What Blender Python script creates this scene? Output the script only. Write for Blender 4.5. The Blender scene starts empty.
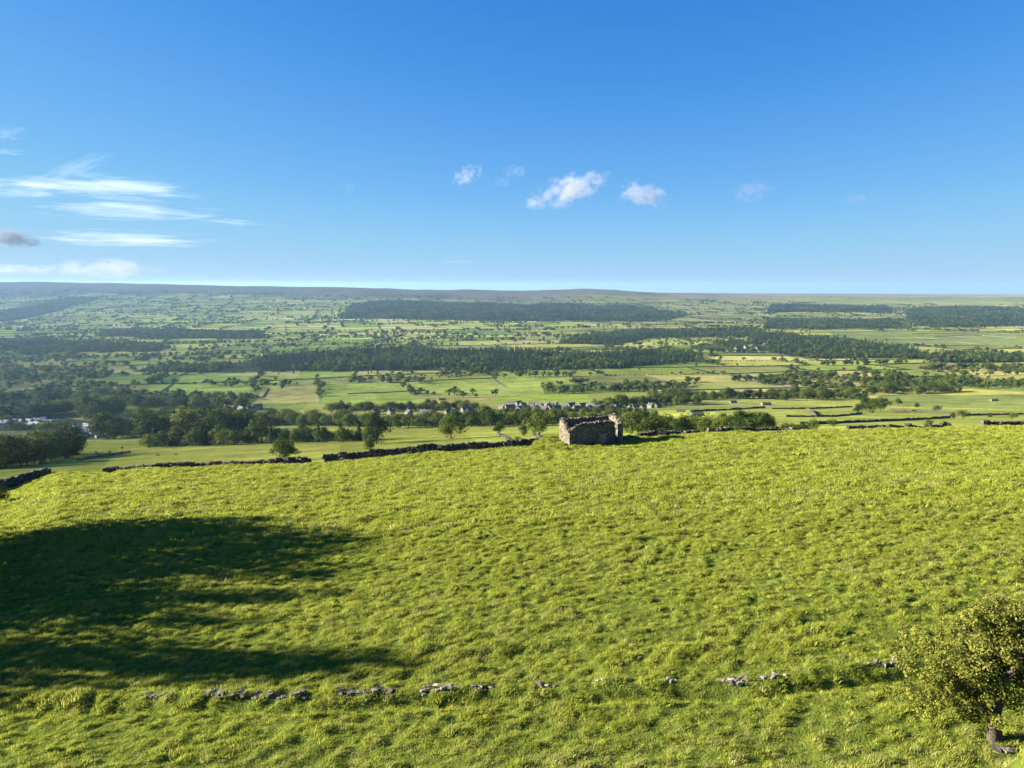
import bpy, math, random
import numpy as np

random.seed(7)
rng = np.random.default_rng(11)
D = bpy.data
scene = bpy.context.scene
COL = scene.collection
R = math.radians

# ------------------------------------------------------------------ camera numbers
F = 735.0
PITCH = R(7.7)
CP, SP = math.cos(PITCH), math.sin(PITCH)
EXPOSURE = 2.25
SUN_EL, SUN_AZ = 17.0, 7.0          # az: degrees ahead of the left-hand side
SUN = np.array([-math.cos(R(SUN_EL)) * math.cos(R(SUN_AZ)), math.cos(R(SUN_EL)) * math.sin(R(SUN_AZ)), math.sin(R(SUN_EL))])

# ------------------------------------------------------------------ numpy noise
def _hash(ix, iy, seed):
    h = (ix.astype(np.int64) * 374761393 + iy.astype(np.int64) * 668265263 + seed * 1442695041) & 0xFFFFFFFF
    h = ((h ^ (h >> 13)) * 1274126177) & 0xFFFFFFFF
    h = (h ^ (h >> 16)) & 0xFFFFFFFF
    return h / 4294967295.0

def vnoise(x, y, seed=0):
    x = np.asarray(x, float); y = np.asarray(y, float)
    ix = np.floor(x); iy = np.floor(y)
    fx = x - ix; fy = y - iy
    fx = fx * fx * (3 - 2 * fx); fy = fy * fy * (3 - 2 * fy)
    a = _hash(ix, iy, seed); b = _hash(ix + 1, iy, seed)
    c = _hash(ix, iy + 1, seed); d = _hash(ix + 1, iy + 1, seed)
    return (a + (b - a) * fx) * (1 - fy) + (c + (d - c) * fx) * fy

def fbm(x, y, seed=0, octs=4):
    s = 0; amp = 1; tot = 0
    for o in range(octs):
        s = s + amp * (vnoise(x * 2 ** o, y * 2 ** o, seed + o * 17) - 0.5) * 2
        tot += amp; amp *= 0.5
    return s / tot

# ------------------------------------------------------------------ the lie of the land
def slope_of(row):
    return np.tan(np.arctan((np.asarray(row, float) - 384) / F) + PITCH)

KY = [105, 150, 200, 260, 340, 450, 600, 750, 900, 1100, 1400, 1800, 2300, 2900, 3600, 4500, 5500, 6800, 8500, 12000, 20000]
KC = [-300, 60, 300, 512, 720, 950, 1400]
KR = {
    -300: [500, 499, 493, 487, 478, 468, 455, 442, 424, 402, 379, 360, 345, 333, 322, 308, 295, 279, 283, 286, 286],
    60:   [474, 475, 473, 467, 459, 450.5, 440, 431, 418, 400, 378, 360, 345, 333, 322, 309, 296, 282, 285, 287, 287],
    300:  [464, 465, 461, 455, 447.5, 440, 429, 419, 408, 393, 374, 357, 343, 331.5, 321.5, 310.5, 300, 287, 289, 290, 290],
    512:  [447.5, 449, 446, 441.5, 435, 428, 418, 409, 400, 387.5, 370, 354, 341, 330, 321, 312, 303, 291, 292, 292.5, 292],
    720:  [434.5, 437, 434, 430, 425, 419, 411, 403, 395, 384.5, 369.5, 354.5, 341.5, 330.5, 322, 313.5, 305.5, 295.5, 294, 293.5, 293],
    950:  [429, 432, 431, 428, 423.5, 418, 410, 402, 394, 383.5, 369, 355, 342, 331, 323, 315, 308, 301, 296.5, 294.5, 294],
    1400: [423, 426, 425, 423, 419, 414, 406, 399, 391, 382, 368, 355, 342, 331, 323, 315, 308, 302, 297, 295, 294.5],
}

def pchip(x, y, xq):
    x = np.asarray(x, float); y = np.asarray(y, float)
    h = np.diff(x); d = np.diff(y) / h
    m = np.zeros_like(y)
    for i in range(1, len(x) - 1):
        if d[i - 1] * d[i] > 0:
            w1 = 2 * h[i] + h[i - 1]; w2 = h[i] + 2 * h[i - 1]
            m[i] = (w1 + w2) / (w1 / d[i - 1] + w2 / d[i])
    m[0] = d[0]; m[-1] = d[-1]
    i = np.clip(np.searchsorted(x, xq) - 1, 0, len(x) - 2)
    t = (xq - x[i]) / h[i]
    return ((2 * t**3 - 3 * t**2 + 1) * y[i] + (t**3 - 2 * t**2 + t) * h[i] * m[i]
            + (-2 * t**3 + 3 * t**2) * y[i + 1] + (t**3 - t**2) * h[i] * m[i + 1])

NLY, NLC = 420, 240
LY = np.linspace(math.log(105), math.log(20000), NLY)
LC = np.linspace(-500, 1600, NLC)
_tab = []
for c in KC:
    _tab.append(pchip(np.log(KY), slope_of(KR[c]) * np.array(KY), LY))
_tab = np.array(_tab)                                  # col anchors x Y
TAB = np.array([np.interp(LC, KC, _tab[:, j]) for j in range(NLY)])   # Y x col
_k = np.exp(-0.5 * (np.arange(-12, 13) / 5.0) ** 2); _k /= _k.sum()
TAB = np.array([np.convolve(np.pad(r, 12, mode='edge'), _k, mode='valid') for r in TAB])
# low summit on the far skyline
_bump = np.exp(-0.5 * ((LC - 592) / 32.0) ** 2) * 24 + np.exp(-0.5 * ((LC - 640) / 60.0) ** 2) * 8
_near = np.exp(-0.5 * ((np.exp(LY) - 6800) / 700.0) ** 2)
TAB = TAB - _near[:, None] * _bump[None, :]
CREST_C = [-200, 0, 50, 100, 150, 230, 310, 335, 450, 550, 620, 745, 850, 945, 1024, 1300]
CREST_R = [497, 486, 474, 475, 470, 467, 464.5, 463, 453, 446.5, 440.5, 434, 431, 429.5, 427.5, 423]

BARN_Y = 98.0
BARN_U = (569.5 - 512) / F * (CP + 0.2126 * SP)
BARN_X = BARN_U * BARN_Y
BARN_Z = -slope_of(446.5) * BARN_Y

def height(X, Y, bank=True):
    X = np.asarray(X, float); Y = np.asarray(Y, float)
    u = np.clip(X / np.maximum(Y, 6.0), -1.3, 1.3)
    col = 512 + 727 * u
    tc = slope_of(np.interp(col, CREST_C, CREST_R))
    # grass bank and sloping pasture
    h17 = 12.2 - 0.04 * 17 * u
    hs = np.interp(Y, [-50, 0, 1, 3, 6, 12, 17], [1.6, 1.6, 1.7, 4.6, 7.3, 10.9, 12.2]) + (h17 - 12.2) * np.clip(Y / 17, 0, 1)
    w = np.clip((Y - 17) / 88.0, 0, 1)
    hn = h17 * (1 - w) + tc * 105 * w
    # valley table
    ly = np.clip((np.log(np.maximum(Y, 105)) - LY[0]) / (LY[-1] - LY[0]) * (NLY - 1), 0, NLY - 1.001)
    lc = np.clip((col - LC[0]) / (LC[-1] - LC[0]) * (NLC - 1), 0, NLC - 1.001)
    iy = ly.astype(int); ic = lc.astype(int); fy = ly - iy; fc = lc - ic
    ht = (TAB[iy, ic] * (1 - fc) + TAB[iy, ic + 1] * fc) * (1 - fy) + (TAB[iy + 1, ic] * (1 - fc) + TAB[iy + 1, ic + 1] * fc) * fy
    corr = tc * 105 - (TAB[0, ic] * (1 - fc) + TAB[0, ic + 1] * fc)
    ht = ht + corr * np.clip(1 - (Y - 105) / 60, 0, 1)
    h = np.where(Y < 17, hs, np.where(Y < 105, hn, ht))
    z = -h
    amp = np.clip((Y - 500) / 1200, 0, 1) * 5.0
    z = z + amp * fbm(X / 420, Y / 420, 5, 3) + np.clip((Y - 2400) / 1800, 0, 1) * 9.0 * fbm(X / 330, Y / 520, 15, 3) + np.clip((Y - 250) / 600, 0, 1) * 1.0 * fbm(X / 90, Y / 90, 9, 2)
    # gentle swell of the pasture
    z = z + 0.28 * fbm(X / 14, Y / 14, 21, 3) * np.clip((Y - 14) / 8, 0, 1) * np.clip((125 - Y) / 25, 0, 1)
    # spur of the bank at the right foreground
    z = z + 2.75 * np.exp(-(((X - 9.0) / 1.9) ** 2 + ((Y - 10.8) / 1.7) ** 2))
    # levelled stance of the field barn
    d = np.hypot((X - BARN_X - 3.2) / 6.2, (Y - BARN_Y - 2.6) / 4.6)
    k = np.clip(1.55 - d, 0, 0.5) / 0.5
    k = k * k * (3 - 2 * k)
    z = z * (1 - k) + BARN_Z * k
    if not bank: return z
    # bank along the tumbled wall
    yl = wall_line(X)
    g = (Y - yl)
    z = z + (0.13 * np.exp(-(g / 0.6) ** 2) - 0.24 * np.exp(-((g + 0.75) / 0.35) ** 2)) * np.where((Y > 15) & (Y < 35), 1, 0)
    yl2 = yl + 3.6 + 0.10 * X
    g = Y - yl2
    z = z + (0.06 * np.exp(-(g / 0.5) ** 2) - 0.09 * np.exp(-((g + 0.8) / 0.5) ** 2)) * np.where((Y > 15) & (Y < 40), 1, 0) * np.clip(X / 6 + 1.0, 0, 1)
    return z

def _wall_pts():
    out = []
    for c, r in ((-150, 703), (0, 702), (150, 701), (220, 700.5), (290, 700), (370, 698), (445, 694), (480, 692), (548, 690), (600, 689), (670, 687), (735, 685), (772, 683), (885, 668), (960, 664), (1150, 655)):
        t = float(slope_of(r)); u = (c - 512) / F * (CP + t * SP)
        ys = np.linspace(15, 40, 1500); z = height(u * ys, ys, False)
        k = np.nonzero(z >= -t * ys)[0]; k = k[0] if len(k) else 0
        out.append((u * ys[k], ys[k]))
    return np.array(out)
_WP = None
def wall_line(X):
    global _WP
    if _WP is None: _WP = _wall_pts()
    return np.interp(np.asarray(X, float), _WP[:, 0], _WP[:, 1])

def micro(X, Y):
    """tussocks"""
    xs = X - 0.35 * Y
    a = vnoise(xs / 0.38 + 3.1, Y / 0.29, 40)
    b = vnoise(X / 0.21, Y / 0.19 + 7.7, 41)
    c = vnoise(X / 2.2, Y / 1.6, 42)
    d = vnoise(xs / 0.95, Y / 0.62, 43)
    return (0.17 * a ** 1.4 + 0.045 * b + 0.10 * d ** 2) * (0.72 + 0.5 * c) * (0.62 + 0.75 * np.clip((Y - 20) / 45, 0, 1))

def ground_at(col, row, ymin=112.0):
    """the point of the land seen at a pixel"""
    t = float(slope_of(row)); u = (col - 512) / F * (CP + t * SP)
    ys = np.geomspace(ymin, 14000, 2600)
    z = height(u * ys, ys)
    ok = np.nonzero(z >= -t * ys)[0]
    k = ok[0] if len(ok) else int(np.argmax(z / ys))
    return np.array([u * ys[k], ys[k], z[k]])

def at(col, Y):
    u = (col - 512) / F * (CP + 0.2 * SP)
    return np.array([u * Y, Y, float(height(u * Y, Y))])

def px(Y, h=0.0):
    return (Y * CP + h * SP) / F            # metres per pixel at that range

# ------------------------------------------------------------------ material helpers
def new_mat(name):
    m = D.materials.new(name); m.use_nodes = True
    nt = m.node_tree; nt.nodes.clear()
    out = nt.nodes.new('ShaderNodeOutputMaterial')
    return m, nt, out

def N(nt, kind, **kw):
    n = nt.nodes.new(kind)
    for k, v in kw.items():
        if k in n.inputs: n.inputs[k].default_value = v
        else: setattr(n, k, v)
    return n

def ramp(nt, stops):
    r = nt.nodes.new('ShaderNodeValToRGB')
    e = r.color_ramp.elements
    while len(e) > 1: e.remove(e[-1])
    e[0].position = stops[0][0]; e[0].color = (*stops[0][1], 1)
    for p, c in stops[1:]:
        k = e.new(p); k.color = (*c, 1)
    return r

def foliage_mat(name, dark, mid, light, trans=0.35, scale=0.5, rnd=0.5):
    m, nt, out = new_mat(name)
    L = nt.links
    geo = N(nt, 'ShaderNodeNewGeometry')
    no = N(nt, 'ShaderNodeTexNoise'); no.inputs['Scale'].default_value = scale; no.inputs['Detail'].default_value = 3
    tc = N(nt, 'ShaderNodeTexCoord'); L.new(tc.outputs['Object'], no.inputs['Vector'])
    oi = N(nt, 'ShaderNodeObjectInfo')
    a = N(nt, 'ShaderNodeMath', operation='MULTIPLY_ADD'); a.inputs[1].default_value = 0.35; L.new(geo.outputs['Random Per Island'], a.inputs[0])
    b = N(nt, 'ShaderNodeMath', operation='MULTIPLY_ADD'); b.inputs[1].default_value = rnd; L.new(oi.outputs['Random'], b.inputs[0]); b.inputs[2].default_value = -rnd * 0.5 - 0.2
    L.new(b.outputs[0], a.inputs[2])
    c = N(nt, 'ShaderNodeMath', operation='ADD'); L.new(no.outputs['Fac'], c.inputs[0]); L.new(a.outputs[0], c.inputs[1])
    rp = ramp(nt, [(0.15, dark), (0.5, mid), (0.9, light)]); L.new(c.outputs[0], rp.inputs[0])
    df = N(nt, 'ShaderNodeBsdfPrincipled'); df.inputs['Roughness'].default_value = 0.85; df.inputs['Specular IOR Level'].default_value = 0.06
    L.new(rp.outputs[0], df.inputs['Base Color'])
    tr = N(nt, 'ShaderNodeBsdfTranslucent'); L.new(rp.outputs[0], tr.inputs['Color'])
    mx = N(nt, 'ShaderNodeMixShader'); mx.inputs[0].default_value = trans
    L.new(df.outputs[0], mx.inputs[1]); L.new(tr.outputs[0], mx.inputs[2]); L.new(mx.outputs[0], out.inputs['Surface'])
    return m

def plain_mat(name, c0, c1, scale=3.0, rough=0.85, bump=0.0, voro=None):
    m, nt, out = new_mat(name); L = nt.links
    tc = N(nt, 'ShaderNodeTexCoord')
    no = N(nt, 'ShaderNodeTexNoise'); no.inputs['Scale'].default_value = scale; no.inputs['Detail'].default_value = 5
    L.new(tc.outputs['Object'], no.inputs['Vector'])
    rp = ramp(nt, [(0.3, c0), (0.7, c1)]); L.new(no.outputs['Fac'], rp.inputs[0])
    bs = N(nt, 'ShaderNodeBsdfPrincipled'); bs.inputs['Roughness'].default_value = rough; bs.inputs['Specular IOR Level'].default_value = 0.3
    src = rp.outputs[0]
    if voro:
        mp = N(nt, 'ShaderNodeMapping'); mp.inputs['Scale'].default_value = voro
        L.new(tc.outputs['Object'], mp.inputs['Vector'])
        vo = N(nt, 'ShaderNodeTexVoronoi'); vo.inputs['Scale'].default_value = 1; L.new(mp.outputs[0], vo.inputs['Vector'])
        ve = N(nt, 'ShaderNodeTexVoronoi', feature='DISTANCE_TO_EDGE'); ve.inputs['Scale'].default_value = 1; L.new(mp.outputs[0], ve.inputs['Vector'])
        hsv = N(nt, 'ShaderNodeHueSaturation'); L.new(src, hsv.inputs['Color'])
        sep = N(nt, 'ShaderNodeSeparateColor'); L.new(vo.outputs['Color'], sep.inputs[0])
        mr = N(nt, 'ShaderNodeMapRange'); mr.inputs['To Min'].default_value = 0.5; mr.inputs['To Max'].default_value = 1.4; L.new(sep.outputs[0], mr.inputs[0])
        L.new(mr.outputs[0], hsv.inputs['Value'])
        er = N(nt, 'ShaderNodeMapRange'); er.inputs['From Max'].default_value = 0.08; er.inputs['To Min'].default_value = 0.35; L.new(ve.outputs['Distance'], er.inputs[0])
        mu = N(nt, 'ShaderNodeMix', data_type='RGBA', blend_type='MULTIPLY'); mu.inputs[0].default_value = 1
        L.new(hsv.outputs[0], mu.inputs[6]); L.new(er.outputs[0], mu.inputs[7]); src = mu.outputs[2]
        bp = N(nt, 'ShaderNodeBump'); bp.inputs['Distance'].default_value = 0.08; bp.inputs['Strength'].default_value = 0.9
        L.new(er.outputs[0], bp.inputs['Height']); L.new(bp.outputs[0], bs.inputs['Normal'])
    elif bump:
        bp = N(nt, 'ShaderNodeBump'); bp.inputs['Distance'].default_value = bump; L.new(no.outputs['Fac'], bp.inputs['Height']); L.new(bp.outputs[0], bs.inputs['Normal'])
    L.new(src, bs.inputs['Base Color']); L.new(bs.outputs[0], out.inputs['Surface'])
    return m

def stone_mat(name, dark, light, lichen):
    m, nt, out = new_mat(name); L = nt.links
    tc = N(nt, 'ShaderNodeTexCoord'); geo = N(nt, 'ShaderNodeNewGeometry')
    no = N(nt, 'ShaderNodeTexNoise'); no.inputs['Scale'].default_value = 6; no.inputs['Detail'].default_value = 6
    L.new(tc.outputs['Object'], no.inputs['Vector'])
    ad = N(nt, 'ShaderNodeMath', operation='MULTIPLY_ADD'); ad.inputs[1].default_value = 0.6; L.new(geo.outputs['Random Per Island'], ad.inputs[0])
    sb = N(nt, 'ShaderNodeMath', operation='SUBTRACT'); sb.inputs[1].default_value = 0.3; L.new(no.outputs['Fac'], sb.inputs[0]); L.new(sb.outputs[0], ad.inputs[2])
    rp = ramp(nt, [(0.1, dark), (0.6, light), (0.9, lichen)]); L.new(ad.outputs[0], rp.inputs[0])
    bs = N(nt, 'ShaderNodeBsdfPrincipled'); bs.inputs['Roughness'].default_value = 0.9; bs.inputs['Specular IOR Level'].default_value = 0.2
    bp = N(nt, 'ShaderNodeBump'); bp.inputs['Distance'].default_value = 0.03; L.new(no.outputs['Fac'], bp.inputs['Height']); L.new(bp.outputs[0], bs.inputs['Normal'])
    L.new(rp.outputs[0], bs.inputs['Base Color']); L.new(bs.outputs[0], out.inputs['Surface'])
    return m

# ------------------------------------------------------------------ object helpers
def mesh_np(name, verts, quads=None, tris=None, mat=None, smooth=False):
    """fast mesh from arrays; quads (n,4) and/or tris (n,3)"""
    me = D.meshes.new(name)
    verts = np.asarray(verts, np.float32)
    loops = []; starts = []; totals = []; off = 0
    for f, k in ((quads, 4), (tris, 3)):
        if f is None or len(f) == 0: continue
        f = np.asarray(f, np.int32)
        loops.append(f.ravel()); starts.append(off + np.arange(len(f)) * k); totals.append(np.full(len(f), k)); off += len(f) * k
    loops = np.concatenate(loops); starts = np.concatenate(starts); totals = np.concatenate(totals)
    me.vertices.add(len(verts)); me.vertices.foreach_set('co', verts.ravel())
    me.loops.add(len(loops)); me.loops.foreach_set('vertex_index', loops.astype(np.int32))
    me.polygons.add(len(starts)); me.polygons.foreach_set('loop_start', starts.astype(np.int32))
    try: me.polygons.foreach_set('loop_total', totals.astype(np.int32))
    except Exception: pass
    me.polygons.foreach_set('use_smooth', np.full(len(starts), smooth))
    me.update(calc_edges=True); me.validate()
    if mat: me.materials.append(mat)
    return me

def link(name, me, parent=None, loc=(0, 0, 0), rz=0.0):
    o = D.objects.new(name, me); COL.objects.link(o)
    o.location = loc; o.rotation_euler = (0, 0, rz)
    if parent: o.parent = parent
    return o

def tag(o, label=None, cat=None, group=None, kind=None):
    if label: o['label'] = label
    if cat: o['category'] = cat
    if group: o['group'] = group
    if kind: o['kind'] = kind
    return o

def thing(name, label, cat, loc=(0, 0, 0), rz=0.0, group=None):
    o = link(name, None, None, tuple(float(v) for v in loc), rz)
    o.empty_display_size = 0.5
    return tag(o, label, cat, group)

class MB:
    """gathers boxes, prisms and tubes into one mesh"""
    def __init__(s): s.v = []; s.q = []; s.t = []; s.n = 0
    def add(s, v, q=None, t=None):
        v = np.asarray(v, float)
        if q is not None and len(q): s.q.append(np.asarray(q) + s.n)
        if t is not None and len(t): s.t.append(np.asarray(t) + s.n)
        s.v.append(v); s.n += len(v)
    def hexa(s, c):
        s.add(c, [[0, 3, 2, 1], [4, 5, 6, 7], [0, 1, 5, 4], [1, 2, 6, 5], [2, 3, 7, 6], [3, 0, 4, 7]])
    def box(s, x0, x1, y0, y1, z0, z1):
        s.hexa([[x0, y0, z0], [x1, y0, z0], [x1, y1, z0], [x0, y1, z0], [x0, y0, z1], [x1, y0, z1], [x1, y1, z1], [x0, y1, z1]])
    def stone(s, c, size, rz, jit=0.18):
        a = np.array([[-1, -1, -1], [1, -1, -1], [1, 1, -1], [-1, 1, -1], [-1, -1, 1], [1, -1, 1], [1, 1, 1], [-1, 1, 1]], float)
        a += rng.uniform(-jit * 2, jit * 2, a.shape)
        a *= np.asarray(size) / 2
        tilt = rng.uniform(-0.2, 0.2)
        ca, sa = math.cos(rz), math.sin(rz)
        a = np.stack([a[:, 0] * ca - a[:, 1] * sa, a[:, 0] * sa + a[:, 1] * ca, a[:, 2] + tilt * a[:, 0]], 1)
        s.hexa(a + np.asarray(c))
    def tube(s, pts, radii, n=7):
        pts = np.asarray(pts, float); k = len(pts)
        V = []
        for i in range(k):
            d = pts[min(i + 1, k - 1)] - pts[max(i - 1, 0)]; d /= (np.linalg.norm(d) + 1e-9)
            ref = np.array([0, 0, 1.0]) if abs(d[2]) < 0.9 else np.array([1.0, 0, 0])
            a = np.cross(d, ref); a /= np.linalg.norm(a); b = np.cross(d, a)
            for j in range(n):
                th = 2 * math.pi * j / n
                V.append(pts[i] + radii[i] * (math.cos(th) * a + math.sin(th) * b))
        q = [[i * n + j, i * n + (j + 1) % n, (i + 1) * n + (j + 1) % n, (i + 1) * n + j] for i in range(k - 1) for j in range(n)]
        s.add(V, q)
    def mesh(s, name, mat, smooth=False):
        return mesh_np(name, np.concatenate(s.v), np.concatenate(s.q) if s.q else None, np.concatenate(s.t) if s.t else None, mat, smooth)

# ------------------------------------------------------------------ materials
M_leaf = foliage_mat('leaf_green', (0.024, 0.042, 0.008), (0.056, 0.086, 0.014), (0.120, 0.145, 0.024), 0.18, 0.25, 0.7)
M_con = foliage_mat('conifer_green', (0.014, 0.030, 0.012), (0.028, 0.050, 0.018), (0.060, 0.084, 0.026), 0.10, 0.3, 0.7)
M_haw = foliage_mat('hawthorn_leaf', (0.060, 0.075, 0.012), (0.165, 0.178, 0.030), (0.305, 0.290, 0.075), 0.30, 1.3, 0.0)
M_bark = plain_mat('bark', (0.035, 0.028, 0.021), (0.10, 0.085, 0.065), 9, 0.9, 0.03)
M_wall = stone_mat('wall_stone', (0.022, 0.020, 0.018), (0.065, 0.060, 0.052), (0.15, 0.14, 0.115))
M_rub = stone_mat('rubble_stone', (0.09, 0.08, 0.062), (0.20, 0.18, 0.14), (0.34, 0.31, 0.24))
M_barn = plain_mat('barn_masonry', (0.090, 0.076, 0.056), (0.24, 0.205, 0.15), 1.6, 0.9, 0, (4.0, 4.0, 8.0))
M_barnpatch = plain_mat('barn_patch', (0.24, 0.21, 0.17), (0.38, 0.34, 0.28), 1.6, 0.9, 0, (2.2, 2.2, 4.5))
M_house = plain_mat('house_stone', (0.09, 0.082, 0.07), (0.155, 0.142, 0.118), 0.6, 0.9)
M_render = plain_mat('house_render', (0.12, 0.112, 0.10), (0.175, 0.165, 0.145), 0.6, 0.8)
M_slate = plain_mat('roof_slate', (0.055, 0.054, 0.056), (0.10, 0.097, 0.095), 0.8, 0.7)
M_van = plain_mat('caravan_white', (0.17, 0.18, 0.19), (0.26, 0.27, 0.28), 0.7, 0.4)
M_glass = plain_mat('window_glass', (0.03, 0.035, 0.04), (0.05, 0.055, 0.06), 2, 0.15)

# ------------------------------------------------------------------ fields of the valley
FA = R(9.0)
FDY = 135.0
def warp(X, Y):
    return 46 * fbm(X / 700, Y / 700, 61, 2), 52 * fbm(X / 620, Y / 620, 71, 2)

def field_coords(X, Y):
    wx, wy = warp(X, Y); x = X + wx; y = Y + wy
    a = x * math.cos(FA) + y * math.sin(FA); b = -x * math.sin(FA) + y * math.cos(FA)
    return a, b

def field_cells(X, Y):
    a, b = field_coords(X, Y)
    j = np.floor(b / FDY)
    w = 130 + 170 * _hash(j, j * 0 + 3, 5)
    o = 300 * _hash(j, j * 0 + 9, 6)
    i = np.floor((a + o) / w)
    return i, j, a, b, w, o

def poly_world(pts, ymin=112.0):
    return np.array([ground_at(c, r, ymin)[:2] for c, r in pts])

def inside(poly, X, Y):
    res = np.zeros(np.shape(X), bool)
    n = len(poly)
    for i in range(n):
        x1, y1 = poly[i]; x2, y2 = poly[(i + 1) % n]
        c = ((y1 > Y) != (y2 > Y)) & (X < (x2 - x1) * (Y - y1) / (y2 - y1 + 1e-12) + x1)
        res ^= c
    return res

PAL = np.array([[0.150, 0.200, 0.046], [0.180, 0.215, 0.060], [0.210, 0.220, 0.080], [0.110, 0.165, 0.040],
                [0.220, 0.225, 0.095], [0.125, 0.150, 0.055], [0.190, 0.210, 0.062], [0.095, 0.140, 0.038]])
KEY_FIELDS = [
    ([(322, 403), (425, 403), (398, 383), (325, 384)], (0.150, 0.215, 0.048)),
    ([(255, 403), (319, 403), (317, 386), (262, 388)], (0.210, 0.215, 0.080)),
    ([(495, 403), (590, 404), (588, 394), (500, 395)], (0.190, 0.270, 0.045)),
    ([(420, 394), (545, 395), (540, 382), (402, 384)], (0.190, 0.250, 0.060)),
    ([(690, 426), (960, 427), (1040, 420), (1040, 411), (860, 404), (720, 408)], (0.128, 0.162, 0.046)),
    ([(868, 402), (1040, 411), (1040, 394), (880, 395)], (0.095, 0.130, 0.045)),
    ([(800, 354), (1000, 357), (965, 349), (830, 349)], (0.170, 0.215, 0.065)),
    ([(840, 346), (1040, 347), (1040, 334), (830, 331)], (0.095, 0.130, 0.050)),
    ([(60, 480), (340, 470), (340, 444), (120, 446)], (0.235, 0.270, 0.062)),
    ([(-20, 431), (62, 431), (80, 440), (116, 439), (112, 424), (60, 417), (-20, 417)], (0.060, 0.070, 0.045)),
    ([(120, 392), (250, 396), (250, 388), (170, 384)], (0.170, 0.235, 0.055)),
    ([(100, 373), (300, 376), (300, 370), (110, 368)], (0.200, 0.215, 0.085)),
    ([(430, 360), (520, 356), (560, 351), (440, 349)], (0.200, 0.205, 0.090)),
]
WOODS = {  # name: (pixel outline of the ground it covers, species, spacing, tree height, label)
    'conifer_plantation': [([(245, 372), (330, 371), (470, 371), (610, 369), (700, 361), (690, 354), (520, 352), (400, 350), (335, 352), (250, 362)], 'mix', 8.5, 13.0,
                            'long dark wood of tall close trees across the middle of the valley')],
    'hillside_wood': [
        ([(345, 319), (500, 321.5), (655, 322), (690, 315), (640, 307), (520, 304), (380, 301), (345, 306)], 'mix', 15, 13, 'broad dark wood high on the far slope left of the low summit'),
        ([(555, 344), (620, 345), (650, 338), (760, 336), (760, 331), (640, 330), (580, 336)], 'mix', 10, 12, 'narrow dark strip of wood below the low summit'),
        ([(768, 352), (810, 358.5), (900, 358.5), (948, 357.5), (900, 349), (850, 341), (780, 334), (745, 338)], 'con', 9, 13, 'wedge shaped conifer wood sloping down to the right beyond the fields'),
        ([(915, 326), (1060, 327), (1060, 309), (925, 307), (905, 313)], 'mix', 15, 14, 'dark wood on the far slope at the right edge'),
        ([(768, 312.5), (893, 312.5), (885, 306), (772, 305)], 'mix', 16, 14, 'upper thin wood on the right skyline slope'),
        ([(764, 329), (908, 328), (890, 320), (772, 319)], 'mix', 12, 13, 'long strip of wood under the upper one on the right slope'),
        ([(-40, 325), (30, 318), (70, 307), (104, 297), (70, 297.5), (30, 306), (-40, 316)], 'mix', 13, 12, 'shaded wood climbing the steep scar at the left edge'),
        ([(100, 336), (262, 339), (266, 331), (180, 329), (100, 329)], 'leaf', 12, 11, 'patchy broadleaf wood low on the far left slope'),
        ([(-40, 347), (60, 352), (160, 352), (165, 344), (60, 340), (-40, 337)], 'leaf', 11, 11, 'hazy broadleaf wood at the left edge of the valley'),
        ([(130, 372), (245, 373), (250, 363), (180, 364)], 'leaf', 9, 11, 'broadleaf wood leading left from the long dark wood'),
        ([(925, 362), (1060, 363), (1060, 353), (950, 354)], 'leaf', 9, 12, 'dark broadleaf wood by the fields at the right edge'),
        ([(690, 349), (770, 351), (770, 342), (700, 343)], 'leaf', 12, 11, 'open wood with pale houses beside the wedge shaped conifer wood'),
    ]}
WOOD_POLY = []
for nm, lst in WOODS.items():
    for w in lst: WOOD_POLY.append((nm, poly_world(w[0])) + w[1:])
KEYP = [(poly_world(p), np.array(c)) for p, c in KEY_FIELDS]

def land_colour(X, Y, Z):
    i, j, a, b, w, o = field_cells(X, Y)
    k = (_hash(i, j, 77) * len(PAL)).astype(int) % len(PAL)
    c = PAL[k].copy()
    c *= (0.86 + 0.28 * _hash(i, j, 78))[:, None]
    near = Y < 640
    c[near] = np.array([0.190, 0.230, 0.052]) * (0.9 + 0.2 * _hash(i, j, 79))[near][:, None]
    for p, pc in KEYP:
        m = inside(p, X, Y); c[m] = pc
    c = c * np.array([1.24, 1.14, 0.96]) * (1 + np.clip((Y - 1800) / 1500, 0, 1) * np.interp(X / np.maximum(Y, 6), [-0.3, 0.25], [0.60, -0.10]))[:, None]  # far left slope: albedo raised in place of sunlit relief
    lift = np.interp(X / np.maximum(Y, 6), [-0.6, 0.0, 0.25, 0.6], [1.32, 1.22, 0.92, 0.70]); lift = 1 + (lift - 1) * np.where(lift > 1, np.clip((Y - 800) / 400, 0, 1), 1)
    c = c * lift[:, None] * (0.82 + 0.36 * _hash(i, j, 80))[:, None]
    # rough upper pasture, then moor
    col = 512 + 727 * np.clip(X / np.maximum(Y, 6), -1.5, 1.5)
    start = np.interp(col, [0, 250, 500, 700, 800, 1024], [5250, 5500, 5600, 5900, 6900, 8000])
    n = fbm(X / 800, Y / 800, 91, 4)
    up = np.clip((Y - 3300) / 1500, 0, 1)[:, None] * 0.45
    rough = np.array([0.150, 0.165, 0.070])[None] * (1 + 0.3 * n[:, None])
    c = c * (1 - up) + rough * up
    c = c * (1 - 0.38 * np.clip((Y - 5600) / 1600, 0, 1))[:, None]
    mo = np.clip((Y + 600 * n - start) / 350, 0, 1)[:, None]
    moor = np.array([0.128, 0.118, 0.084])[None] * (1 + 0.35 * fbm(X / 300, Y / 500, 95, 3)[:, None])
    c = c * (1 - mo) + moor * mo
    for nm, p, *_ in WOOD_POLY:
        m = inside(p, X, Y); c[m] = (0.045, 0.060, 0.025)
    return c

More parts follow.
